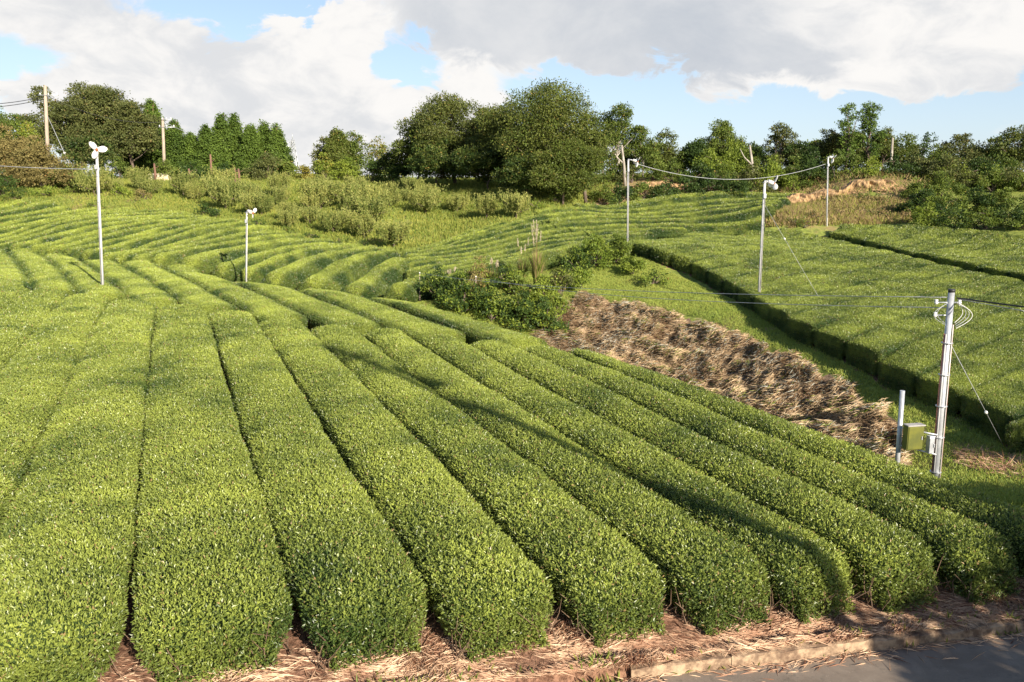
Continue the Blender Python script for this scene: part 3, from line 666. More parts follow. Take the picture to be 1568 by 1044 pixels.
ridge = [(-70,112),(-30,120),(0,110),(12,94),(20,90),(36,91),(46,76),(80,80),(80,110),(0,140),(-70,140)]
x, y, r = scatter(ridge, 18, 3)
blades('ridge_grass', x, y, r, .6, .12, .6, [M['lush'], M['grass']], 'mixed grass under the trees along the ridge', .3)
M['verge'] = leafmat('verge_blade', (.22,.30,.05), (.46,.50,.11), (.45,.36,.18), .6, .3, .3, .5)
strip = [tuple(p) for p in hits([(600,452),(650,452),(760,425),(860,396),(955,376),(1000,402),(1100,450),(1160,484),(1250,535),(1400,610),(1568,690)])]+[(14,18),(9.8,13.2),(8.9,13.8),(7.4,16.8),(9.6,20.8)]+[tuple(p) for p in hits([(1385,657),(1300,588),(1165,524),(1100,495),(1000,470),(900,450),(862,472)])]+[(-.5,37.5),(-3,37)]
x, y, r = scatter(strip, 420, 4)
blades('verge_grass', x, y, r, .12, .022, .7, [M['verge'], M['grass']], 'short mown grass strip between the bank and the right field', .3)
nb = [(7.3,14.6),(8.6,12.4),(9.6,10.6),(14,11.5),(14,15.5),(9,16.2)]
x, y, r = scatter(nb, 520, 5)
blades('weed_patch', x, y, r, .24, .035, .8, [M['lush'], M['grass']], 'lush green weeds at the foot of the metal pole', .2)
nb = [tuple(p) for p in hits([(1470,690),(1568,700),(1568,735),(1490,718)])]
x, y, r = scatter(nb, 1500, 6)
o = blades('mown_hay', x, y, r, .3, .02, 3, [M['straw']], 'flattened pale hay on the verge right of the metal pole', upz=.3)
# gully side: cut reeds lying down the bank
bp2 = bankpoly
bp2 = [(a_+.25*math.sin(i_*2.3), b_+.25*math.cos(i_*1.7)) for i_, (a_, b_) in enumerate([(p_[0]+(q_[0]-p_[0])*f_, p_[1]+(q_[1]-p_[1])*f_) for p_, q_ in zip(bankpoly, bankpoly[1:]+bankpoly[:1]) for f_ in (0, .2, .4, .6, .8)])]
x, y, r = scatter(bp2, 1300, 7); n = len(x)
cl = noise3(np.stack([x, y, 0*x], 1), .9, 31); cl2 = noise3(np.stack([x, y, 0*x], 1), 2.2, 32)
N_ = slope_n(x, y); dn = unit(np.stack([N_[:, 0], N_[:, 1], -(N_[:, 0]**2+N_[:, 1]**2)/np.maximum(N_[:, 2], .2)], 1))
dn = unit(dn+np.array([0, -.75, -.1])); ang = cl*.8+r.normal(size=n)*.55; sd_ = np.cross(N_, dn); ax = unit(dn*np.cos(ang)[:, None]+sd_*np.sin(ang)[:, None]+N_*np.abs(r.normal(size=n)*.4+.15)[:, None])
cl4 = noise3(np.stack([x, y, 0*x], 1), 4.5, 37); hgt = np.clip(.18+.34*cl2+.12*cl+.22*cl4, 0, .8)*r.random(n)
pos = np.stack([x, y, HT(x, y)], 1)+N_*hgt[:, None]
L = r.uniform(.15, .6, n); V_, F_ = leaves(pos-ax*L[:, None]*.4, ax, unit(N_+r.normal(size=(n, 3))*.5), L, r.uniform(.007, .019, n), .15)
tt = np.clip(.40+.28*cl2+.3*cl4+r.normal(size=n)*.27, 0, .92); gy_ = (r.random(n) < .12*(1+cl*2)); tt[gy_] = .99
gm = (r.random(n) < np.where(cl2 > .3, .22, .02)).astype(int)
o = meshnp('cut_reeds', V_, F_, [M['dry'], M['bright']], np.repeat(gm, 2), np.repeat(tt, 2)); tag(o, 'tangled dead brown and grey reeds lying on the gully bank', 'dead reeds', kind='stuff')
# straw mulch between hedge feet and kerb, and between the first metres of the rows
r = np.random.default_rng(8); n = 60000
x = r.uniform(-9, 10, n); s = np.abs(r.normal(size=n))*.42-.04-.12*np.clip((1.6-x)/1.2, 0, 1)*r.random(n); cl = noise3(np.stack([x, s, 0*x], 1), 1.6, 41); cl3 = noise3(np.stack([x, s, 0*x], 1), 4.5, 43)
kp_ = r.random(n) < np.clip(.6+cl*.9, .12, 1); x = x[kp_]; s = s[kp_]; cl = cl[kp_]; cl3 = cl3[kp_]; n = len(x)
s = np.where(r.random(n) < .05, -s*.35-.05, s)
y = KY+KS*(x-KX)+s*1.03; z = np.where(s < .07, np.where(s < -.09, ZR+.006, -.02), HT(x, y))+np.clip(.03+.05*cl3+.03*cl, .003, .12)*r.random(n)
a_ = cl*2.2+cl3*.8+r.normal(size=n)*.45+.3
ax = unit(np.stack([np.cos(a_), np.sin(a_)*.8, r.normal(size=n)*.16+.03], 1)); L = r.uniform(.06, .34, n)
pos = np.stack([x, y, z], 1); V_, F_ = leaves(pos-ax*L[:, None]*.5, ax, unit(np.stack([r.normal(size=n)*.4, r.normal(size=n)*.4, np.ones(n)], 1)), L, r.uniform(.004, .011, n), .2)
tt = np.clip(.5+.35*cl3+r.normal(size=n)*.22, 0, .92); tt[r.random(n) < .12] = .99
o = meshnp('straw_mulch', V_, F_, [M['straw']], None, np.repeat(tt, 2)); tag(o, 'pinkish brown straw mulch spread between the hedge ends and kerb', 'straw', kind='stuff')
r = np.random.default_rng(9); n = 5200
x = r.uniform(-7, 11, n); s = np.abs(r.normal(size=n)*.22)+.02; cl = noise3(np.stack([x, s, 0*x], 1), 2.6, 51)
k = (cl > .22) | (r.random(n) < .06); x = x[k]; s = s[k]; y = KY+KS*(x-KX)+s
s0_ = s-.16; y = KY+KS*(x-KX)+s0_
z_ = np.where(s0_ < -.07, ZR, np.where(s0_ < .07, -.04, HT(x, y)))
n = len(x); pos = np.stack([x, y, z_], 1); ax = unit(np.stack([r.normal(size=n)*.7, r.normal(size=n)*.7, np.ones(n)], 1)); L = r.uniform(.04, .15, n)
V_, F_ = leaves(pos, ax, unit(r.normal(size=(n, 3))), L, L*.16, .2)
o = meshnp('kerb_weeds', V_, F_, [M['lush'], M['grass']], np.repeat((r.random(n) < .4).astype(int), 2), np.repeat(r.random(n)*.9, 2)); tag(o, 'small green weeds growing along the kerb', 'weeds', kind='stuff')
# bare twigs showing under the hedge ends
for o in [q for q in COL.objects if q.get('group') == 'tea rows of the near field']:
    i = [q for q in COL.objects if q.get('group') == 'tea rows of the near field'].index(o)
    ri, C, hw = rows_near[i]; rr = random.Random(i); mb = MB()
    for q in range(46):
        u = rr.uniform(-hw, hw)*.95; sgn = rr.random()
        p = C[0]+ndir*u+tdir*rr.uniform(.05, .5); z0 = Hs(*p)
        a = np.array([p[0], p[1], z0-.02]); l = rr.uniform(.25, .6)
        d = np.array([rr.gauss(0, .35), rr.gauss(-.35, .3), 1.0]); d /= np.linalg.norm(d)
        m1 = a+d*l*.5+np.array([rr.gauss(0, .03), rr.gauss(0, .03), 0]); e_ = a+d*l+np.array([rr.gauss(0, .07), rr.gauss(0, .07), 0])
        mb.tube([a, m1, e_], [.009, .006, .003], 5, False)
    mb.build('bare_stems', M['twig'], o)

# ---------------------------------------------------------------- trees and shrubs
def crown_pts(r, style, Hh, R, nl, bf):
    """lobe centres and radii, tree-local"""
    c = []; zc = Hh*(bf+1)/2; hz = Hh*(1-bf)/2
    if style == 'conifer':
        z = bf*Hh
        while z < Hh*.985:
            f = (z-bf*Hh)/(Hh*(1-bf)); rr_ = R*(1-f)**1.05*(1.2 if f > .12 else .9); k = max(1, int(6*rr_/R+2))
            a0 = r.uniform(0, 6)
            for q in range(k):
                a = a0+q*2*pi/k+r.normal()*.3; d = rr_*r.uniform(.45, .85)
                c.append((d*cos(a), d*sin(a), z+r.normal()*.2, max(.24, rr_*.5)))
            z += Hh*(1-bf)/11
        c.append((0, 0, Hh*.955, .26)); c.append((0, 0, Hh*.9, .36))
    elif style == 'tiers':
        for q in range(nl):
            f = (q+.5)/nl; a = r.uniform(0, 6.28); d = R*r.uniform(.1, .75)*(1-.35*f); c.append((d*cos(a), d*sin(a), Hh*(bf+(1-bf)*f), R*r.uniform(.26, .42)))
    else:
        for q in range(nl):
            v = unit(r.normal(size=3)); rad = r.uniform(.45, .86); 
            if style == 'shrub': v[2] = abs(v[2])*1.0-.1
            elif v[2] < -.3: v[2] *= .6
            lr = r.uniform(.26, .42)*min(R, hz*1.25)
            if style == 'airy': lr *= .85
            c.append((v[0]*R*rad, v[1]*R*rad, (zc+v[2]*hz*rad) if style != 'shrub' else Hh*.15+v[2]*Hh*.62*rad/.75, lr))
        c.append((0, 0, zc, .5*min(R, hz)))
        c.append((0, 0, Hh-.32*min(R, hz), .30*min(R, hz)))
    return np.array(c)
def crown_mesh(name, r, lobes, nleaf, ls, mats, parent, style, mixf=.0):
    w = lobes[:, 3]**2; w /= w.sum(); per = 14; nc = max(4, nleaf//per)
    li = r.choice(len(lobes), nc, p=w); v = r.normal(size=(nc, 3)); v[:, 2] += .35; v = unit(v)
    sq = np.array([1, 1, .75 if style != 'conifer' else .7])
    rad = lobes[li, 3]*r.uniform(.62, 1.08, nc)
    cc = lobes[li, :3]+v*rad[:, None]*sq
    if style == 'conifer':
        Ht = lobes[:, 2].max()*1.04; z0 = lobes[:, 2].min()*.8; Rm = np.hypot(lobes[:, 0], lobes[:, 1]).max()*1.25; f = 1-np.sqrt(r.random(nc)); th_ = r.uniform(0, 6.2832, nc)
        rr_ = (Rm*(1-f)**.85*(1+.22*np.sin(th_*3+f*9)+.12*np.sin(f*38+th_))+.05)*r.uniform(.7, 1.05, nc); rr_ *= np.clip(.55+f*4, 0, 1)
        cc = np.stack([rr_*np.cos(th_), rr_*np.sin(th_), z0+(Ht-z0)*f], 1); v = unit(np.stack([np.cos(th_), np.sin(th_), np.full(nc, .35)], 1))
    idx = np.repeat(np.arange(nc), per); k = len(idx); sg = np.maximum(lobes[li[idx], 3]*.17, ls*.9) if style != 'conifer' else np.full(k, ls*.9)
    pos = cc[idx]+r.normal(size=(k, 3))*sg[:, None]*np.array([1, 1, .6]); out = v[idx]
    pos[:, 2] = np.maximum(pos[:, 2], .04)
    droop = -.45 if style == 'conifer' else .1
    ax = unit(out*.7+r.normal(size=(k, 3))*.6+np.array([0, 0, droop])); nm = unit(out*.8+r.normal(size=(k, 3))*.5+np.array([0, 0, .6]))
    L = ls*r.uniform(.6, 1.35, k); V_, F_ = leaves(pos, ax, nm, L, L*r.uniform(.45, .75, k), .2)
    ct = r.normal(size=nc)*.13+.22*(noise3(cc, .8/max(1, lobes[:, 3].mean()), int(r.integers(99))))
    tt = np.clip(.45+ct[idx]+r.normal(size=k)*.16, 0, .92); tt[(r.random(k) < .02)] = .99
    mi = np.repeat((r.random(nc) < mixf)[idx].astype(int), 2) if len(mats) > 1 else None
    return meshnp(name, V_, F_, mats, mi, np.repeat(tt, 2), parent)
def woody(name, r, lobes, Hh, R, bf, bark, parent, style, tr=None):
    mb = MB(); tr = tr or max(.06, Hh*.018); top = Hh*(.96 if style == 'conifer' else .72)
    pts = [(r.normal()*.03*R*q, r.normal()*.03*R*q, top*q/6) for q in range(7)]; pts[0] = (0, 0, -.25)
    mb.tube(pts, [tr*(1.25-.17*q) for q in range(7)], 8)
    if style != 'shrub':
        for q in r.choice(len(lobes), min(len(lobes), 14 if style != 'conifer' else 10), replace=False):
            c_ = lobes[q, :3]; z0 = min(top*.95, max(Hh*bf*.7, c_[2]*.55)); a = np.array([0, 0, z0]); m_ = a*.5+c_*.5+r.normal(size=3)*.12*R*.4; m_[2] -= .04*R
            mb.tube([a, m_, c_], [tr*.5, tr*.33, tr*.12], 5, False)
    else:
        for q in range(min(7, len(lobes))):
            c_ = lobes[q, :3]; mb.tube([(0, 0, 0), c_*.5+np.array([0, 0, .05]), c_], [tr*.6, tr*.4, tr*.15], 5, False)
    return mb.build(name, bark, parent)
def plant(name, cat, label, px, top, wpx, d, style, mat, nl=18, bf=.18, dens=1.0, bark='bark', group=None, mix=None, base=None, xy=None, tr=None, ls=None, seed=None, Rw=None):
    """px, top, wpx read off the photo; d is the real distance"""
    if xy is None: x = atd(px, 285, d)[0]; y = d
    else: x, y = xy; d = y
    g = Hs(x, y); ztop = atd(px, top, d)[2] if top is not None else None
    Hh = max(.5, (ztop-g)) if top is not None else base
    R = Rw or wpx/2*d/1340*(1.2 if style in ('airy', 'tiers') else 1.05); bf = bf*.7; sd_ = seed if seed is not None else int(abs(px*13+(top or 0)*7)) % 99991
    r = np.random.default_rng(sd_); root = empty(name, (x, y, g), r.uniform(0, 6.28)); tag(root, label, cat, group)
    lobes = crown_pts(r, style, Hh, R, nl, bf); ls = ls or max(.07, .0021*d); A = (lobes[:, 3]**2).sum()*9; dens = dens*1.25; n = int(min(46000, A/(ls*ls*.42)*(1.5 if style == 'conifer' else 1.05)*dens))
    if style == 'airy': n = int(n*.8)
    mats = [M[mat]]+([M[mix[0]]] if mix else [])
    crown_mesh('crown' if style != 'shrub' else 'foliage', r, lobes, n, ls, mats, root, style, mix[1] if mix else 0)
    woody('trunk' if style != 'shrub' else 'stem', r, lobes, Hh, R, bf, M[bark], root, style, tr)
    return root
T = 'tree'; Bd = 'broadleaf_tree'
plant(Bd, T, 'small green tree cut by the left edge of the photo on the skyline', 2, 128, 46, 104, 'airy', 'mid', 10)
plant(Bd, T, 'green tree showing behind the bronze thicket left of the wooden pole', 30, 172, 80, 104, 'round', 'mid', 14, .1)
plant('shrub', 'shrub', 'yellow green bushy crown directly left of the wooden pole', 52, 184, 62, 98, 'shrub', 'bright', 14, mix=('yellow', .3))
plant(Bd, T, 'open wispy crown behind the top of the wooden pole', 76, 130, 66, 116, 'airy', 'olive', 14, .3)
plant(Bd, T, 'broad olive green tree crown between the wooden pole and the left fan', 122, 146, 100, 110, 'round', 'olive', 24, .08)
plant(Bd, T, 'largest dark olive tree of the left wood, behind the left fan', 160, 126, 112, 108, 'round', 'olive', 30, .06)
plant(Bd, T, 'olive tree of the left wood next to the concrete pole', 205, 150, 76, 105, 'round', 'olive', 22, .06)
plant(Bd, T, 'low dark tree in front of the left wood below the fan', 150, 205, 100, 103, 'round', 'dark', 18, .02, mix=('olive', .5))
plant('shrub', 'shrub', 'tall bronze thicket at the left edge beside the field', 12, 188, 96, 92, 'shrub', 'brownish', 22)
plant('shrub', 'shrub', 'bronze thicket right of the left edge in front of the wooden pole', 62, 205, 92, 91, 'shrub', 'brownish', 20)
plant('shrub', 'shrub', 'low bronze bush sloping down right of the wooden pole', 106, 236, 60, 90, 'shrub', 'brownish', 14, mix=('mid', .3))
plant('shrub', 'shrub', 'dark bush low at the left edge above the tea rows', 5, 262, 70, 86, 'shrub', 'dark', 10)
for a in [('tallest conifer behind the concrete pole',240,150,54,113),('conifer between the concrete pole and olive trees',214,168,50,115),('small conifer right of the concrete pole',272,190,48,111),('lowest conifer in the dip right of the concrete pole',296,208,46,110),
          ('leftmost conifer of the right conifer clump',320,192,46,109),('tallest conifer of the right conifer clump with pointed top',344,170,42,111),('second pointed conifer of the right clump',364,174,40,113),('conifer in the middle of the right clump',388,188,46,110),('conifer near the right end of the clump',408,186,40,112),('rightmost conifer of the clump beside open sky',427,192,36,111)]:
    plant('conifer_tree', 'conifer', 'dark green '+a[0], a[1], a[2]-4+(a[1]*7)%11-5, a[3]*1.05, a[4], 'conifer', 'conifer', 10, .16, 1.25, 'redbark', 'conifers of the left wood')
for a in [(412,232,64,104,'olive','rounded olive bush below the right end of the conifers'),(256,245,50,104,'mid','green bush at the foot of the concrete pole'),(300,244,60,106,'dark','dark bush under the lowest conifer'),(345,250,50,107,'dark','shadowy bush among the conifer trunks'),(440,242,46,106,'mid','green bush before the lattice mast'),(467,252,30,104,'yellow','small yellow bush right of the lattice mast'),(182,240,60,101,'mid','green bush at the foot of the left wood')]:
    plant('shrub', 'shrub', a[5], a[0], a[1], a[2], a[3], 'shrub', a[4], 12)
plant(Bd, T, 'pointed dark tree standing alone in the middle gap', 519, 196, 62, 112, 'conifer', 'oak', 10, .1, 1.1, mix=('mid', .4))
plant(Bd, T, 'round green tree right of the pointed tree in the middle gap', 545, 206, 46, 113, 'round', 'mid', 14, .1)
plant(Bd, T, 'small dark tree left of the pointed tree in the middle gap', 497, 212, 34, 114, 'round', 'olive', 10, .1)
plant(Bd, T, 'thin yellowish open tree beside the big dark wood', 580, 208, 30, 116, 'airy', 'yellow', 9, .3, mix=('mid', .4))
plant('shrub', 'shrub', 'bright green bush below the pointed tree', 535, 240, 56, 104, 'shrub', 'bright', 10)
plant('shrub', 'shrub', 'yellow green bush left below the pointed tree', 500, 234, 36, 104, 'shrub', 'bright', 10, mix=('yellow', .4))
plant('shrub', 'shrub', 'mid green bush at the left foot of the big wood', 570, 236, 40, 103, 'shrub', 'mid', 10)
for a in [('big spreading oak with the highest crown in front of the wood',848,120,176,83,'oak',40,.02,('mid',.12)),('rounded tree leaning out on the right flank of the big oak',898,172,86,81,'oak',22,.0,('mid',.35)),
          ('shaded tree filling the left flank of the big oak',785,152,130,90,'oak',28,.03,None),('second highest tree of the big wood, open at its top',697,143,132,97,'oak',30,.05,('olive',.35)),
          ('tree sloping down on the left of the big wood',642,184,92,99,'oak',22,.03,('mid',.25)),('tree between the two high crowns of the big wood',742,162,80,95,'olive',20,.05,('mid',.2)),
          ('lowest dark tree at the left end of the big wood',602,228,62,100,'dark',14,.0,('oak',.3)),('dark tree under the left crowns of the big wood',672,214,120,93,'dark',22,.0,('oak',.5)),
          ('dark tree in front between the two high crowns',748,212,120,88,'dark',22,.0,('oak',.5)),('low leafy tree at the front foot of the big oak',862,222,120,79,'oak',22,.0,('mid',.3)),('low dark tree left of the front foot of the big oak',806,232,90,81,'dark',16,.0,('oak',.5))]:
    plant(Bd, T, a[0], a[1], a[2], a[3], a[4], 'round', a[5], a[6], a[7], 1.1, mix=a[8], group='trees of the big wood')
for a in [('open tree with a pale trunk right of the big oak',944,157,66,91,'airy','mid',16,.35,'palebark'),('slender open tree touching the right side of the big oak',922,170,44,93,'airy','olive',12,.3,'palebark'),('small open tree right of the pale trunked tree',984,192,52,92,'airy','mid',12,.3,'palebark'),
          ('dense dark tree standing between two open trees',1018,195,44,93,'round','oak',14,.1,'bark'),('dark rounded tree at the left of the bright shrubs',1070,212,56,92,'round','dark',14,.1,'bark'),('leafy green tree with two tops above the fan cable',1106,184,66,93,'round','mid',18,.15,'bark'),
          ('feathery olive tree above the near fan pole',1192,195,58,92,'tiers','olive',12,.2,'bark'),('dark rounded tree right of the feathery tree',1226,213,56,91,'round','dark',14,.05,'bark'),('olive tree beside the left tall tree',1262,194,60,94,'round','olive',14,.2,'bark'),
          ('left one of the two tallest layered trees',1294,162,40,90,'tiers','conifer',13,.35,'bark'),('right one of the two tallest layered trees',1326,160,42,90,'tiers','conifer',13,.35,'bark'),('rounded brownish tree right of the tall pair',1350,192,46,92,'round','oak',14,.15,'bark'),
          ('green tree behind the bare pole on the ridge',1376,203,42,93,'airy','mid',12,.2,'bark'),('small dark pine shaped tree on the skyline',1408,209,38,92,'tiers','dark',9,.2,'bark'),('wide open crowned tree right of the dark pine shape',1466,206,76,92,'airy','olive',16,.3,'bark'),
          ('low dark tree in the dip near the right edge',1508,226,52,91,'airy','dark',12,.15,'bark'),('tall open tree at the right edge of the photo',1556,196,84,89,'airy','oak',20,.2,'bark'),('open tree just past the right edge',1610,188,70,88,'airy','oak',16,.2,'bark'),('slim tree in the gap left of the bright shrubs',1045,232,36,92,'round','mid',9,.1,'bark')]:
    plant(Bd, T, a[0], a[1], a[2], a[3], a[4], a[5], a[6], a[7], a[8], 1.0, a[9], 'ridge trees right of the big wood')
for i, (px, tp, w_, d, m_, wh) in enumerate([(960,214,50,99,'oak','between the pale trunks'),(1003,216,46,99,'mid','left of the dense dark tree'),(1048,226,50,98,'olive','in the gap right of the dense dark tree'),(1088,210,50,98,'oak','at the left shoulder of the two topped tree'),(1132,216,54,98,'mid','at the right shoulder of the two topped tree'),(1160,222,48,98,'dark','behind the dead leaning trunk'),(1210,216,50,98,'oak','behind the feathery tree'),(1243,214,46,98,'mid','left of the far fan pole top'),(1278,205,48,98,'dark','left behind the tall pair'),(1310,200,52,98,'oak','behind the tall pair'),(1342,205,50,98,'mid','right behind the tall pair'),(1388,222,46,98,'oak','between the bare pole and small dark pine'),(1436,226,52,98,'mid','left of the wide open crown'),(1486,228,50,97,'oak','right of the wide open crown'),(1526,222,56,96,'dark','left of the tall tree at the right edge')]):
    plant(Bd, T, 'rounded back row ridge tree '+wh, px, tp, w_*1.15, d, 'round', m_, 13, .02, 1.0, 'bark', 'back row of ridge trees')
# understorey along the ridge: each bush by what stands over or beside it
SH = [(935,262,50,88,'mid','below the pale trunked tree'),(968,258,50,88,'olive','right below the pale trunked tree'),(1000,240,54,89,'mid','below the dense dark tree'),(1030,250,50,88,'mid','left below the two topped tree'),
      (1088,236,52,89,'bright','in front of the two topped tree'),(1118,226,54,90,'bright','on the right foot of the two topped tree'),(1142,240,50,89,'mid','beside the dead leaning trunk'),(1066,258,60,87,'dark','above the middle of the soil bank'),(1106,262,64,86,'mid','above the soil bank under the fan cable'),
      (1150,262,60,86,'olive','above the soil bank left of the near fan'),(1182,250,56,87,'bright','behind the near fan'),(1215,250,60,87,'mid','above the left end of the orange cut'),(1240,235,56,88,'dark','left of the far fan pole top'),(1278,240,62,87,'mid','right behind the far fan pole top'),
      (1306,248,60,86,'mid','below the tall pair of trees'),(1335,250,62,85,'bright','right below the tall pair of trees'),(1366,248,56,85,'dark','at the foot of the bare pole'),(1394,240,60,86,'olive','below the small dark pine shape'),(1430,232,64,87,'mid','left of the wide open crowned tree'),(1476,240,70,86,'olive','under the wide open crowned tree'),(1530,244,70,84,'mid','under the tall tree at the right edge'),
      (988,284,44,83.5,'mid','at the left end of the soil bank'),(1018,286,44,83.5,'dark','low on the left of the soil bank'),(1050,280,56,84,'dark','low and dark above the middle slope'),(1084,276,60,84,'dark','dark and low over the middle slope rows'),(1120,278,56,84,'dark','dark and low left of the near fan'),(948,290,44,82.5,'dark','at the right foot of the big oak'),(925,292,40,81.5,'mid','low by the orange soil next to the big oak')]
for a in SH: a = (a[0], a[1]-12, a[2]*1.45)+a[3:]; plant('shrub', 'shrub', f'{dict(mid="green",olive="olive",dark="dark green",bright="light green",).get(a[4])} ridge bush {a[5]}', a[0], a[1], a[2], a[3], 'shrub', a[4], 10, group='ridge bushes')
RB = [(1412,300,60,70,'dark'),(1440,275,70,76,'mid'),(1476,262,76,80,'olive'),(1520,266,76,78,'mid'),(1562,262,70,78,'olive'),(1455,300,70,70,'mid'),(1500,298,72,70,'dark'),(1545,300,72,69,'mid'),(1425,322,56,66,'bright'),(1470,325,62,64.5,'dark'),(1515,328,66,63,'mid'),(1560,330,66,62,'dark'),(1402,285,44,77,'mid'),(1600,300,80,68,'mid'),(1590,335,66,61,'mid'),(1440,248,60,82,'olive'),(1500,252,60,82,'dark')]
RL = ['lowest left','upper left','highest middle','upper right of middle','upper right edge','middle left','central','middle right','light green lower left','lower middle','lower right of middle','lower right edge','small upper left','cut off middle right','cut off lower right','far upper left','far upper middle']
for a, l in zip(RB, RL): a = (a[0], a[1]-13, a[2]*1.3)+a[3:]; plant('shrub', 'shrub', f'{l} bush of the dense thicket on the bank above the right field', a[0], a[1], a[2], a[3], 'shrub', a[4], 14, group='thicket above the right field', dens=1.1, mix=('bright', .15))
# bushes and ferns in the gully mouth
GB = [(672,462,52,'dark',1.0,'darkest low bush at the left tip of the gully'),(648,454,30,'mid',.6,'small bush at the very left tip of the gully'),(705,478,56,'dark',1.1,'dark bush below the left reed clump'),(752,492,56,'dark',1.2,'dark bush in the middle of the gully mouth'),(800,505,56,'dark',1.1,'dark bush low in the gully beside the near field'),
      (832,512,54,'dark',1.0,'dark bush against the left end of the dead reeds'),(850,500,50,'mid',.9,'green bush where the dead reeds begin'),(780,452,46,'mid',.9,'mid green bush between the reed clumps'),(860,452,50,'olive',.8,'olive bush right of the tall plumed reed'),(890,440,44,'bright',.7,'light green bush above the dead reeds'),
      (912,408,44,'bright',1.0,'light green bush left of the dark hedge corner'),(945,404,36,'mid',1.0,'green bush next to the dark hedge corner'),(968,420,36,'bright',.7,'low light bush under the dark hedge corner'),(885,416,36,'dark',.8,'dark bush on the mound behind the tall reed'),(1000,436,34,'mid',.45,'low weeds bush on the path below the hedge side'),(735,440,40,'brownish',.9,'bronze bush behind the left reed clump'),(830,470,40,'bright',.9,'fern like bush in the shaded gully wall')]
for a in GB:
    p = hit(a[0], a[1]); plant('shrub', 'shrub', a[5], a[0], None, a[2], p[1], 'shrub', a[3], 11, base=a[4]*1.75, xy=tuple(p), group='bushes of the gully mouth', ls=.13, Rw=a[2]*.5*p[1]/1340*1.55, mix=('bright', .35))
# reed clumps
def reed(px, py, hgt, n, label, plumes=6, spread=.5):
    p = hit(px, py); r = np.random.default_rng(int(px)); g = Hs(*p); root = empty('reed_clump', (p[0], p[1], g)); tag(root, label, 'reeds', 'reed clumps of the gully')
    V_ = []; F_ = []; mbp = MB(); base = 0
    for i in range(n):
        a = r.uniform(0, 6.28); h_ = hgt*r.uniform(.5, 1.05); o_ = spread*r.uniform(.3, 1.1)*h_*.6; w = .022*r.uniform(.7, 1.3)
        dr = np.array([cos(a), sin(a), 0]); s_ = np.array([-sin(a), cos(a), 0]); st = dr*r.uniform(0, .12)
        pts = []
        for q in range(6):
            f = q/5; c_ = st+dr*o_*f**2.0+np.array([0, 0, h_*(f-.38*f**3.2*spread)]); ww = w*(1-f**2)*1.0+.002; pts += [c_-s_*ww, c_+s_*ww]
        V_ += pts
        for q in range(5): F_.append((base+2*q, base+2*q+1, base+2*q+3, base+2*q+2))
        base += 12
    meshnp('blade_tuft', V_, np.array(F_), [M['lush'], M['drygrass']], np.repeat((r.random(n) < .45).astype(int), 5), np.repeat(r.random(n), 5), root)
    if plumes:
        pv = []; 
        for i in range(plumes):
            a = r.uniform(0, 6.28); e_ = np.array([cos(a)*.35*r.random(), sin(a)*.35*r.random(), hgt*r.uniform(1.05, 1.4)]); mbp.tube([(0, 0, 0), e_*.6, e_], [.008, .006, .004], 4, False)
            k = 60; u = r.random((k, 1)); pos = e_*(1-.16*u)+r.normal(size=(k, 3))*.015; ax = unit(e_+r.normal(size=(k, 3))*.6); v_, f_ = leaves(pos, ax, unit(r.normal(size=(k, 3))), .10, .018, .1); pv.append((v_, f_))
        mbp.build('stalk', M['drygrass'], root)
        for q in pv: meshnp('plume', q[0], q[1], [M['plume']], None, np.full(len(q[1]), .5), root)
reed(822, 448, 2.7, 320, 'tallest reed clump with pale plumes in the middle of the gully', 9, .5)
reed(800, 440, 1.9, 200, 'plumed reed clump just left of the tallest reeds', 4, .5)
reed(718, 462, 1.7, 240, 'arching yellow green reed clump at the left of the gully', 0, .9)
reed(760, 440, 1.1, 160, 'small plumed reed clump between the arching and tallest clumps', 5, .6)
reed(845, 462, 1.2, 160, 'leaning dry reed clump right of the tallest reeds', 0, .9)
reed(690, 444, .9, 120, 'short plumed reed clump near the left tip of the gully', 4, .6)
# orchard: pruned plums with dense upright shoots
def plum(seed, Hh=2.2, R=1.5):
    r = np.random.default_rng(seed); root = empty('plum_tree', (0, 0, 0)); mb = MB(); mb.tube([(0, 0, -.2), (.03, 0, .25), (.0, .04, .5)], [.10, .085, .08], 7)
    ends = []
    for q in range(6):
        a = q*1.05+r.normal()*.2; e_ = np.array([cos(a)*R*.55, sin(a)*R*.55, .5+Hh*.17+r.normal()*.08]); mb.tube([(0, 0, .42), e_*np.array([.5, .5, .8]), e_], [.07, .05, .035], 6, False); ends.append(e_)
        e2 = e_*np.array([1.5, 1.5, 1.2]); mb.tube([e_, e2], [.035, .02], 5, False); ends.append(e2)
    mb.build('trunk', M['bark'], root)
    ns = 210; P = []; A = []; LL = []
    for i in range(ns):
        b = ends[r.integers(len(ends))]*r.uniform(.35, 1.08, 1); b = b+np.array([r.normal()*.18, r.normal()*.18, r.normal()*.08]); h_ = Hh*r.uniform(.3, .72); d = unit(np.array([r.normal()*.13+b[0]*.10, r.normal()*.13+b[1]*.10, 1.0]))
        k = 26; u = r.random((k, 1)); P.append(b+d*h_*u+r.normal(size=(k, 3))*.035); A.append(unit(d*.9+r.normal(size=(k, 3))*.6))
    P = np.concatenate(P); A = np.concatenate(A); n = len(P); L = r.uniform(.10, .20, n); V_, F_ = leaves(P, A, unit(r.normal(size=(n, 3))+np.array([0, -.2, .4])), L, L*.42, .2)
    meshnp('shoots', V_, F_, [M['plum'], M['mid']], np.repeat((r.random(n) < .25).astype(int), 2), np.repeat(np.clip(r.beta(2, 2, n)+(P[:, 2]-Hh*.6)*.12, 0, .92), 2), root)
    return root
protos = [plum(s, h_, R_) for s, h_, R_ in ((1, 2.1, 1.5), (2, 2.4, 1.7), (3, 1.9, 1.4), (4, 2.3, 1.3))]
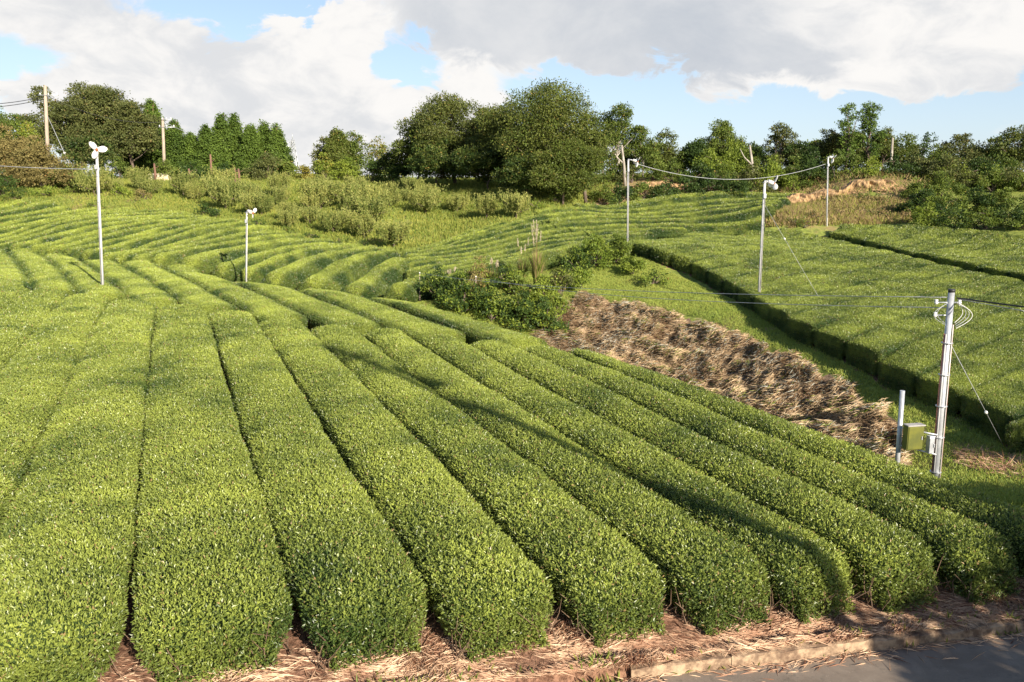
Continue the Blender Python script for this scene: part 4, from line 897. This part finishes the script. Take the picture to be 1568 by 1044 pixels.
PL = [(603,380,.95,'lone plum tree with upright shoots in front at the valley tip'),(652,328,1.1,'plum tree with spiky shoots against the dark wood'),(790,334,1.0,'plum tree of spiky shoots near the top of the middle slope rows'),(745,335,.8,'low plum tree between the two spiky plums by the wood'),(700,326,.8,'small plum tree right of the spiky plum before the wood'),(532,318,1.2,'plum tree casting a clear shadow in the grass gap')]
spots = [(572, 366), (540, 362), (505, 358), (556, 345), (478, 345), (450, 338), (430, 350), (400, 330), (470, 325), (440, 318), (560, 328), (600, 318), (625, 310), (585, 300), (545, 296), (500, 300), (465, 298), (425, 302), (395, 305), (365, 312), (330, 305), (300, 308), (270, 300), (240, 300), (345, 292), (210, 292), (180, 298), (150, 300), (645, 300), (660, 312), (495, 322), (350, 322), (375, 330)]
def copytree(o):
    c = o.copy(); COL.objects.link(c)
    for ch in o.children: k = ch.copy(); COL.objects.link(k); k.parent = c
    return c
rr = random.Random(5); used = set()
for i, sp_ in enumerate(PL+[(a, b, rr.uniform(.8, 1.1), None) for a, b in spots]):
    px, py, sc, lab = sp_; p = hit(px, py); q = i % 4
    if q not in used: o = protos[q]; used.add(q)
    else: o = copytree(protos[q])
    o.location = (p[0], p[1], Hs(*p)); o.rotation_euler = (0, 0, rr.uniform(0, 6.28)); s_ = sc*(1 if lab else rr.uniform(.72, 1.2)); o.scale = (s_, s_, s_*rr.uniform(.85, 1.15)); o.location.x += 0 if lab else rr.uniform(-.8, .8)
    o['category'] = 'plum tree'; o['group'] = 'plum trees of the orchard slope' if lab is None else 'plum trees set apart in the orchard'
    o['label'] = lab or 'pruned plum tree with dense yellow green upright shoots crowding the orchard slope'
for a in [(312,330,46,1.1,'dark','dark rounded bush at the top edge of the left hill rows'),(330,334,30,.8,'dark','second dark bush beside the rounded bush above the left hill'),(395,348,30,.7,'dark','low dark bush right of the small fan pole'),(440,360,40,.7,'mid','low green bush in the row above the left hill edge'),(480,368,40,.7,'dark','low dark bush near the tip of the left hill'),(520,374,36,.6,'mid','last low bush along the left hill edge'),
          (120,296,70,1.3,'mid','leafy mound of vines left of the fan pole'),(75,300,70,1.2,'bright','light leafy mound of vines behind the left rows'),(180,300,60,1.2,'bright','light leafy mound right of the fan pole'),(220,305,50,1.0,'brownish','bronze weeds mound above the left hill'),(30,306,60,1.0,'mid','vine mound at the left edge behind the rows'),(455,372,30,.6,'dark','tiny dark bush between the low bushes of the hill edge'),(560,378,26,.6,'dark','tiny dark bush beside the lone plum tree'),(150,318,40,.6,'mid','small vine mound touching the left hill rows'),(860,312,60,.9,'mid','green bush at the grass foot of the big oak'),(820,318,60,.8,'bright','light bush between the big oak and middle slope rows')]:
    p = hit(a[0], a[1]); plant('shrub', 'shrub', a[5], a[0], None, a[2], p[1], 'shrub', a[4], 10, base=a[3], xy=tuple(p), group='low bushes of the orchard slope')
MS = [(1215,345,'mid'),(1245,335,'brownish'),(1290,330,'brownish'),(1320,328,'olive'),(1350,334,'mid'),(1375,325,'brownish'),(1270,310,'mid'),(1310,306,'mid'),(1345,308,'olive'),(1390,335,'mid'),(1232,349,'mid')]
MW = ['at the tip of the dark path','left of the far fan pole','just right of the far fan pole','in the middle of the dry mound','right of the middle of the dry mound','on the right of the dry mound','behind the far fan pole under the orange cut','under the middle of the orange cut','under the right of the orange cut','where the mound meets the thicket','low beside the tip of the dark path']
for (px, py, m_), w_ in zip(MS, MW):
    p = hit(px, py); plant('shrub', 'shrub', 'low weedy bush '+w_, px, None, 46, p[1], 'shrub', m_, 9, base=.75, xy=tuple(p), group='low bushes of the dry mound', mix=('drygrass', .45), dens=.7)

# ---------------------------------------------------------------- poles, fans, wires
def place_pole(name, top, base, d, r0, r1, mat, root=None, n=12, sink=.75):
    a = np.array(atd(*base, d)); b = np.array(atd(*top, d)); dr = (b-a)/(b[2]-a[2]); g = Hs(a[0], a[1])
    lo = a+dr*(g-.25-a[2]); mb = MB(); o_ = np.array([lo[0], lo[1], g]); mb.tube([lo-o_, (lo+b)/2-o_, b-o_], [r0, (r0+r1)/2, r1], n); 
    return o_, b, mb
def fanpole(top, base, d, label, yaw, tilt, bl, arm=0.0, lean=0, spin=.3, r0=.065):
    o_, b, mb = place_pole('fan_pole', top, base, d, r0, r0*.8, M['white'])
    root = empty('frost_fan', tuple(o_)); tag(root, label, 'frost fan', 'frost fans of the tea fields'); mb.build('pole', M['white'], root)
    B = b-o_
    for q in range(5):
        f = .16+.17*q; c_ = B*f; st = MB(); u_ = B/np.linalg.norm(B); st.tube([c_-u_*.012, c_+u_*.012], [r0*1.06, r0*1.06], 12); st.build('pole_band', M['steel'], root)
    jb = MB(); jb.box(tuple(B*.9+np.array([0, -r0-.05, 0])), (.12, .09, .2)); jb.build('junction_box', M['steel'], root, smooth=False, bevel=.006)
    cb = MB(); cb.tube([B*.88+np.array([.02, -r0-.01, 0]), B*.5+np.array([.02, -r0-.02, 0]), B*.12+np.array([.02, -r0-.01, 0])], .010, 5); cb.build('cable', M['blackwire'], root)
    cap = MB(); cap.tube([B, B+np.array([0, 0, .04])], [r0*1.0, r0*.7], 10); 
    dr = np.array([cos(yaw)*cos(tilt), sin(yaw)*cos(tilt), -sin(tilt)]); hp = B+np.array([0, 0, .10])
    mb = MB(); mb.tube([B-np.array([0,0,.05]), B+np.array([0, 0, .12])], [.03, .03], 8); mb.box(tuple(B+np.array([0, 0, .02])), (.16, .12, .05), yaw); mb.tube([hp, hp+dr*arm+np.array([0,0,.03])], [.035, .03], 8); mb.build('bracket', M['steel'], root)
    m0 = hp+dr*arm+np.array([0,0,.03]); mb = MB(); mb.tube([m0-dr*.16, m0-dr*.14, m0+dr*.12, m0+dr*.15], [.05, .095, .095, .05], 14); mb.build('motor', M['white'], root)
    hb = MB(); hc = m0+dr*.2; hb.tube([hc-dr*.04, hc+dr*.03, hc+dr*.06], [.06, .06, .03], 12); hub = hb.build('hub', M['orange'], root)
    u = np.cross(dr, (0, 0, 1)); u /= np.linalg.norm(u); v = np.cross(u, dr)
    for q in range(3):
        a = spin+q*2*pi/3; rd = u*cos(a)+v*sin(a); tn = -u*sin(a)+v*cos(a); pit = .45; ch = tn*cos(pit)+dr*sin(pit); nn = np.cross(rd, ch); mb = MB(); vs = []; K = 9
        for i in range(K):
            f = i/(K-1); rr_ = .05+(bl-.05)*f; w_ = bl*.62*(sin(pi*min(1, f*.72+.14))**.8)*(1 if f < .85 else .88) ; tw = nn*(.10*(1-f))*bl
            for j in range(5):
                g_ = j/4-.5
                vs.append(hc+rd*(rr_-abs(g_)**2*.22*bl*(f>.8))+ch*w_*(g_)+nn*(bl*.10*(1-4*g_*g_))*.5+tw*g_)
        fs = [(i*5+j, i*5+j+1, i*5+j+6, i*5+j+5) for i in range(K-1) for j in range(4)]; mb.add(vs, fs)
        bo = mb.build('fan_blade', M['blade'], root); so_ = bo.modifiers.new('thickness', 'SOLIDIFY'); so_.thickness = .012
    return root, o_, B
fp1 = fanpole((148,232), (157,437), 39.5, 'white frost fan pole with three large pale blades at the left', radians(-62), .2, .44, .10, spin=.9, r0=.072)
fp2 = fanpole((378,326), (377,423), 46.5, 'small white frost fan on a thin pole above the left hill', radians(-20), .3, .33, .22, spin=.2, r0=.055)
fp3 = fanpole((962,246), (961,362), 60.3, 'grey frost fan pole at the corner of the dark hedge side', radians(12), .25, .42, .5, spin=.7, r0=.072)
fp4 = fanpole((1171,280), (1162,457), 39.6, 'nearest frost fan pole standing inside the right field', radians(20), .3, .40, .34, spin=1.3, r0=.072)
fp5 = fanpole((1268,242), (1266,345), 67.5, 'farthest frost fan pole in front of the orange soil cut', radians(5), .25, .42, .25, spin=.4, r0=.075)
def wire(name, pts, r_, mat, label, cat='wire', group='overhead wires', sag=0, parent=None, n=24):
    a, b = np.array(pts[0], float), np.array(pts[1], float); P = [a*(1-f)+b*f-np.array([0, 0, 4*sag*f*(1-f)]) for f in np.linspace(0, 1, n)]
    mb = MB(); mb.tube(P, r_, 5, True); o = mb.build(name, mat, parent)
    if parent is None: tag(o, label, cat, group)
    return o
# metal service pole by the road
dP = 14.25; o_, b, mb = place_pole('p', (1457,447), (1432,727), dP, .062, .052, M['steel'], n=20)
root = empty('service_pole', tuple(o_)); tag(root, 'tall galvanised pole with red brown conduits and cable loops beside the near field', 'utility pole'); mb.build('pole', M['steel'], root); B = b-o_; Bu = B/np.linalg.norm(B)
mb = MB(); mb.tube([B, B+Bu*.05], [.06, .058], 16); mb.build('black_cap', M['blackwire'], root)
for sx, zt in ((-.076, .82), (.074, .86)):
    mb = MB(); mb.tube([np.array([sx, -.02, .5])+Bu*0, B*.5+np.array([sx, -.02, .0]), B*zt+np.array([sx*.9, -.02, 0])], [.012]*3, 8); mb.build('conduit', M['conduit'], root)
    mb = MB(); mb.tube([np.array([sx*.72, -.055, .45]), B*.5+np.array([sx*.72, -.055, .0]), B*zt+np.array([sx*.7, -.05, 0])], [.009]*3, 8); mb.build('conduit', M['white'], root)
for f in (.2, .36, .5, .64, .78):
    mb = MB(); c_ = B*f; mb.tube([c_-Bu*.008, c_+Bu*.008], [.094, .094], 18); mb.build('strap', M['steel'], root)
for i, (f, l) in enumerate(((.955, .10), (.90, .10))):
    mb = MB(); c_ = B*f; mb.tube([c_+np.array([-.14-l, 0, 0]), c_+np.array([.05 if i else .17, 0, 0])], .012, 8); mb.build('crossbar', M['steel'], root)
    for sx in (-.14-l, ) + ((.15,) if not i else ()):
        mb = MB(); q = c_+np.array([sx, 0, 0]); mb.tube([q-np.array([0, 0, .03]), q, q+np.array([0, 0, .02]), q+np.array([0, 0, .05])], [.02, .035, .022, .03], 10); mb.build('insulator', M['porcelain'], root)
lp = random.Random(2)
for k in range(6):
    sx = 1 if k < 4 else -1; mb = MB(); w_ = (.12+.045*k) if sx > 0 else .15+.06*(k-4); h_ = .34+.03*(k % 4); c0 = B*.955+np.array([.1*sx, -.02*k, 0]); P = [c0+np.array([sx*w_*sin(pi*f), 0, -h_*f]) for f in np.linspace(0, 1, 12)]
    mb.tube(P, .0045, 6, False); mb.build('cable_loop', M['wire'] if k % 3 else M['porcelain'], root)
PT = b
# short post, rails, boxes
o2, b2, mb = place_pole('p', (1382,598), (1374,709), 14.6, .045, .042, M['steel'], n=14)
fr = empty('support_frame', tuple(o2)); tag(fr, 'short grey post and two rails joined to the tall metal pole, holding boxes', 'frame'); mb.build('post', M['steel'], fr)
for (pa, pb) in (((1382,655),(1436,666)), ((1379,682),(1434,696))):
    mb = MB(); A_ = np.array(atd(*pa, 14.5))-o2; B_ = np.array(atd(*pb, 14.15))-o2; mb.tube([A_, B_], .014, 6); mb.build('rail', M['steel'], fr)
def boxat(name, pc, d, size, mat, label, cat, extra):
    c_ = np.array(atd(*pc, d)); rz = math.radians(10); root = empty(name, tuple(c_), rz); tag(root, label, cat); w, dp, h_ = size
    mb = MB(); mb.box((0, 0, 0), size); mb.build('case', mat, root, smooth=False, bevel=.008)
    mb = MB(); mb.box((0, -dp/2-.006, 0), (w*.9, .010, h_*.92)); d_ = mb.build('door', mat, root, smooth=False, bevel=.003)
    mb = MB(); mb.box((w*.36, -dp/2-.018, 0), (.02, .014, .06)); mb.build('latch', M['steel'], d_, smooth=False, bevel=.002)
    mb = MB(); mb.box((0, -.01, h_/2+.012), (w*1.08, dp*1.15, .018)); mb.build('rain_cover', extra, root, smooth=False, bevel=.004)
boxat('control_box', (1398,669), 14.3, (.31, .14, .42), M['boxgreen'], 'olive yellow control box hanging between the short post and tall pole', 'control box', M['concrete'])
boxat('meter_box', (1424,681), 14.2, (.10, .09, .29), M['steel'], 'small grey box against the foot of the tall metal pole', 'meter box', M['steel'])
# off-frame power pole and evergreen to the right of the camera (their shadows cross the rows and the road)
sdir = np.array([math.sin(SUN_AZ), math.cos(SUN_AZ)])
def caster(px, py, z, hgt):
    p = np.array(onz(px, py, z)); return p+sdir*(hgt-z)/math.tan(SUN_EL)
for k_, (pp_, hh_, lb_) in enumerate(((12.6, 6.6, 'nearest evergreen outside the frame on the right that shades the road corner'), (17.5, 7.2, 'middle evergreen outside the frame on the right'), (23, 7.4, 'farthest evergreen outside the frame on the right'))):
    P_ = np.array([-sdir[1], sdir[0]])*pp_*-1; P_ = P_ if P_[0] > 0 else -P_
    q = P_+sdir*(2.3*hh_-8.4); plant(Bd, T, lb_, 0, None, 10, 3, 'round', 'dark', 44, -.1, 1, base=hh_, xy=tuple(q), ls=.22, seed=40+k_, mix=('oak', .4), Rw=3.9, group='evergreens outside the frame')
q = caster(497, 527, .7, 14.6); g = Hs(*q); up_ = empty('power_pole', (q[0], q[1], g)); tag(up_, 'tall grey power pole outside the frame on the right whose long shadow crosses the rows', 'power pole')
mb = MB(); mb.tube([(0, 0, -.3), (0, 0, 7), (0, 0, 14.6-g)], [.19, .155, .11], 16); mb.build('pole', M['concrete'], up_)
mb = MB(); mb.tube([(.35, .2, 12.2), (.35, .2, 13.3)], [.2, .2], 16); mb.build('transformer', M['steel'], up_)
mb = MB(); mb.box((0, 0, 14.0), (.9, .1, .1), radians(50)); mb.build('crossarm', M['steel'], up_)
POWER = np.array([q[0], q[1], g])
# wires
s1 = np.array(atd(642, 418, 43)); s2 = np.array(atd(728, 424, 42))
for (s_, px, lab) in ((s1, 642, 'thin wooden stake carrying the upper wire at the gully tip'), (s2, 728, 'thin wooden stake carrying the lower wire among the reeds')):
    g = Hs(s_[0], s_[1]); r_ = empty('wire_stake', (s_[0], s_[1], g)); tag(r_, lab, 'stake'); mb = MB(); mb.tube([(0, 0, -.2), (.02, 0, s_[2]-g+.05)], .02, 6); mb.build('post', M['wood'], r_)
    mb = MB(); mb.tube([(.02, 0, s_[2]-g-.02), (.02, 0, s_[2]-g+.05)], .03, 8); mb.build('insulator', M['porcelain'], r_)
wire('overhead_wire', [np.array(atd(1449, 455, dP)), s1], .007, M['wire'], 'upper thin wire from the metal pole across the field to the gully tip', sag=.25)
wire('overhead_wire', [np.array(atd(1450, 471, dP)), s2], .007, M['wire'], 'lower thin wire from the metal pole across the gully reeds', sag=.3)
wire('overhead_wire', [PT+np.array([.12, 0, -.12]), np.array(atd(1568, 476, 13))*np.array([1.0, 1, 1]), ], .007, M['wire'], 'light wire leaving the metal pole to the right edge', sag=.0)
o = wire('power_cable', [PT+np.array([.1, 0, -.10]), np.array([POWER[0], POWER[1], POWER[2]+6.3])], .014, M['blackwire'], 'thick black cable rising from the metal pole to the right edge', sag=.55)
A3 = np.array(atd(970, 249, 60.3)); A5 = np.array(atd(1264, 251, 67.5))
wire('fan_cable', [A3, A5], .016, M['wire'], 'sagging cable strung between the corner fan pole and farthest fan pole', sag=1.15, n=40)
wire('fan_cable', [np.array(atd(-40, 251, 44)), np.array(atd(141, 259, 39.5))], .016, M['wire'], 'thin cable from the left edge to the left fan pole', sag=.05)
def guy(top, bot, bpt, label, ins):
    root = empty('guy_wire', tuple(bot)); tag(root, label, 'guy wire', 'guy wires'); d = np.array(top)-np.array(bot); mb = MB(); mb.tube([(0, 0, 0), d], bpt, 5); mb.build('wire', M['wire'], root)
    mb = MB(); c_ = d*ins; u_ = d/np.linalg.norm(d); mb.tube([c_-u_*.05, c_-u_*.03, c_+u_*.03, c_+u_*.05], [.015, bpt*4+.012, bpt*4+.012, .015], 10); mb.build('insulator', M['porcelain'], root)
pb = hit(1537, 684); guy(atd(1452, 520, dP), (pb[0], pb[1], Hs(*pb)), .006, 'guy wire with white insulator from the metal pole down to the verge', .42)
pb = hit(1258, 458, .72); guy(np.array(atd(1170, 312, 39.6)), (pb[0], pb[1], Hs(*pb)+.6), .007, 'guy wire with white insulator from the nearest fan pole into the field', .64)
pb = np.array((atd(118, 258, 95))); guy(np.array(atd(73, 178, 98)), (pb[0], pb[1], Hs(pb[0], pb[1])), .03, 'guy wire from the wooden pole into the bronze thicket', .45)
# old poles at the left
def upole(top, base, d, r0, mat, label, arms, cat='utility pole'):
    a = np.array(atd(*base, d)); b = np.array(atd(*top, d)); g = Hs(a[0], a[1]); o_ = np.array([a[0], a[1], g]); root = empty('utility_pole', tuple(o_)); tag(root, label, cat, 'utility poles'); mb = MB(); mb.tube([(0, 0, -.3), (b-o_)*.5, b-o_], [r0, r0*.88, r0*.72], 12); mb.build('pole', mat, root); B = b-o_
    for (f, x0, x1) in arms:
        c_ = B*f; mb = MB(); mb.box((c_[0]+(x0+x1)/2, c_[1]-.12, c_[2]), (abs(x1-x0), .09, .10)); ar = mb.build('crossarm', M['steel'], root)
        for t_ in np.linspace(.08, .92, 3):
            mb = MB(); q_ = np.array([c_[0]+x0+(x1-x0)*t_, c_[1]-.12, c_[2]+.05]); mb.tube([q_, q_+np.array([0, 0, .1]), q_+np.array([0, 0, .2])], [.03, .07, .05], 8); mb.build('insulator', M['porcelain'], root)
    return b
b1_ = upole((69,131), (74,270), 98, .22, M['wood'], 'tall weathered pole rising above the bronze thicket on the left', [(.90, -.7, 1.5)])
b2_ = upole((249,181), (252,272), 104, .20, M['wood'], 'utility pole with two crossarms before the left conifers', [(.975, -.1, 1.1), (.86, -.5, 1.5)])
for k, (h1, h2) in enumerate(((150, 147), (154, 151))):
    wire('power_line', [np.array(atd(-60, 160+k*5, 88)), np.array(atd(69, h2, 98))], .035, M['blackwire'], ['upper', 'lower'][k]+' dark power line from the left edge to the weathered pole', sag=.3, group='power lines')
wire('power_line', [b1_-np.array([0, 0, 1]), b2_-np.array([0, 0, .4])], .02, M['blackwire'], 'power line strung between the two left utility poles', sag=1.0, group='power lines')
wire('power_line', [b2_-np.array([0, 0, .3]), np.array(atd(450, 222, 150))], .03, M['wire'], 'power line passing before the conifer clump to the lattice mast', sag=2.0, group='power lines')
for (px, y0, y1, d, lab) in ((323,236,276,101,'bare reddish trunk standing before the left of the conifer clump'),(360,256,282,100,'left one of the paired bare trunks under the conifers'),(366,258,283,100,'right one of the paired bare trunks under the conifers'),(349,262,283,100,'short bare trunk left of the paired trunks'),(237,250,270,101,'short bare trunk left of the concrete pole foot'),(290,258,272,101,'slim bare trunk under the lowest conifer')):
    a = np.array(atd(px, y1, d)); b = np.array(atd(px-1, y0, d)); g = Hs(a[0], a[1]); root = empty('bare_trunk', (a[0], a[1], g)); tag(root, lab, 'tree trunk', 'bare trunks below the conifers'); mb = MB(); top = b-np.array([a[0], a[1], g]); mb.tube([(0, 0, -.2), top*.5+np.array([.06, 0, 0]), top], [.17, .14, .10], 8); mb.build('trunk', M['redbark'], root); mb = MB(); mb.tube([top*.7, top*.75+np.array([.5, 0, .25])], [.04, .02], 5); mb.build('branch_stub', M['redbark'], root)
for (t_, b_, d, lab, br) in (((1367,211),(1364,258),87,'bare pale pole among the ridge trees right of the tall pair',0),((1148,222),(1158,250),87.5,'dead leaning trunk on the ridge left of the feathery tree',1),((952,222),(958,262),87,'forked pale dead trunk right of the big oak',1)):
    a = np.array(atd(*b_, d)); b = np.array(atd(*t_, d)); g = Hs(a[0], a[1]); root = empty('dead_trunk', (a[0], a[1], g)); tag(root, lab, 'dead tree'); top = b-np.array([a[0], a[1], g]); mb = MB(); mb.tube([(0, 0, -.2), top*.5+np.array([.04*br, 0, 0]), top], [.17, .14, .10], 8); mb.build('trunk', M['palebark'], root)
    if br: mb = MB(); mb.tube([top*.55, top*.7+np.array([-.7, 0, .1]), top*.8+np.array([-1.1, 0, .5])], [.09, .06, .03], 6); mb.build('limb', M['palebark'], root)
# lattice mast far behind
for (px, y0, wd, d, lab) in ((450, 214, 3.0, 210, 'pale lattice mast with side arm in the gap right of the conifers'), (481, 222, 1.2, 205, 'thin far mast right of the lattice mast')):
    a = np.array(atd(px, 262, d)); g = Hs(a[0], a[1]); top = atd(px, y0, d)[2]-g; root = empty('lattice_mast', (a[0], a[1], g)); tag(root, lab, 'mast'); mb = MB(); n = 9; w0 = wd/2
    def cr(i, sx, sy): f = i/n; w_ = w0*(1-.78*f); return np.array([sx*w_, sy*w_, top*f])
    for sx, sy in ((-1,-1),(1,-1),(1,1),(-1,1)): mb.tube([cr(0, sx, sy), cr(n, sx, sy)], .10, 5)
    mb.build('leg', M['steel'], root); mb = MB()
    for i in range(n):
        for (p_, q_) in (((-1,-1),(1,-1)),((1,-1),(1,1)),((1,1),(-1,1)),((-1,1),(-1,-1))): mb.tube([cr(i, *p_), cr(i+1, *q_)], .06, 4); mb.tube([cr(i+1, *p_), cr(i+1, *q_)], .05, 4); mb.tube([cr(i, *q_), cr(i+1, *p_)], .06, 4)
    mb.build('bracing', M['steel'], root)
    if wd > 2:
        mb = MB(); mb.tube([(-5.5, 0, top*.86), (.6, 0, top*.88)], .12, 5); mb.tube([(-5.5, 0, top*.86), (0, 0, top*.97)], .05, 4); mb.build('side_arm', M['steel'], root)
        mb = MB(); mb.tube([(0, 0, top), (0, 0, top+1.6)], .07, 5); mb.build('spire', M['steel'], root)
# pale soil heap on the ridge
def heap(px, py, d, w, h_, mat, label, seed, name='soil_heap', cat='soil heap'):
    a = atd(px, py, d); g = Hs(a[0], d); me = bpy.data.meshes.new(name); K = 26; J = 9; vs = []; fs = []
    for j in range(J):
        f = j/(J-1)
        for k in range(K):
            t_ = 2*pi*k/K; rr_ = w/2*math.cos(f*pi/2)**.8; q = np.array([cos(t_)*rr_, sin(t_)*rr_*.6, h_*sin(f*pi/2)*1.0-.1]); q = q*(1+.16*noise3(q[None], 2.1, seed)[0]); vs.append(q)
    for j in range(J-1):
        for k in range(K): fs.append((j*K+k, j*K+(k+1)%K, (j+1)*K+(k+1)%K, (j+1)*K+k))
    mb = MB(); mb.add(vs, fs+[tuple((J-1)*K+k for k in range(K))]); o = mb.build(name, mat, None, True); o.location = (a[0], d, g); tag(o, label, cat)
heap(240, 272, 103, 3.6, 1.0, M['rock'], 'pale sandy heap on the ridge at the foot of the two armed pole', 3)
heap(222, 275, 104, 2.2, .5, M['rock'], 'small flat sandy heap left of the larger one', 4)
p = hit(1249, 660); heap(1249, 660, p[1]-.15, .26, .34, M['cloth'], 'small reddish plastic bag on the reeds at the row edge', 5, 'plastic_bag', 'bag')
# orange cut face: ledge with clods and hanging roots
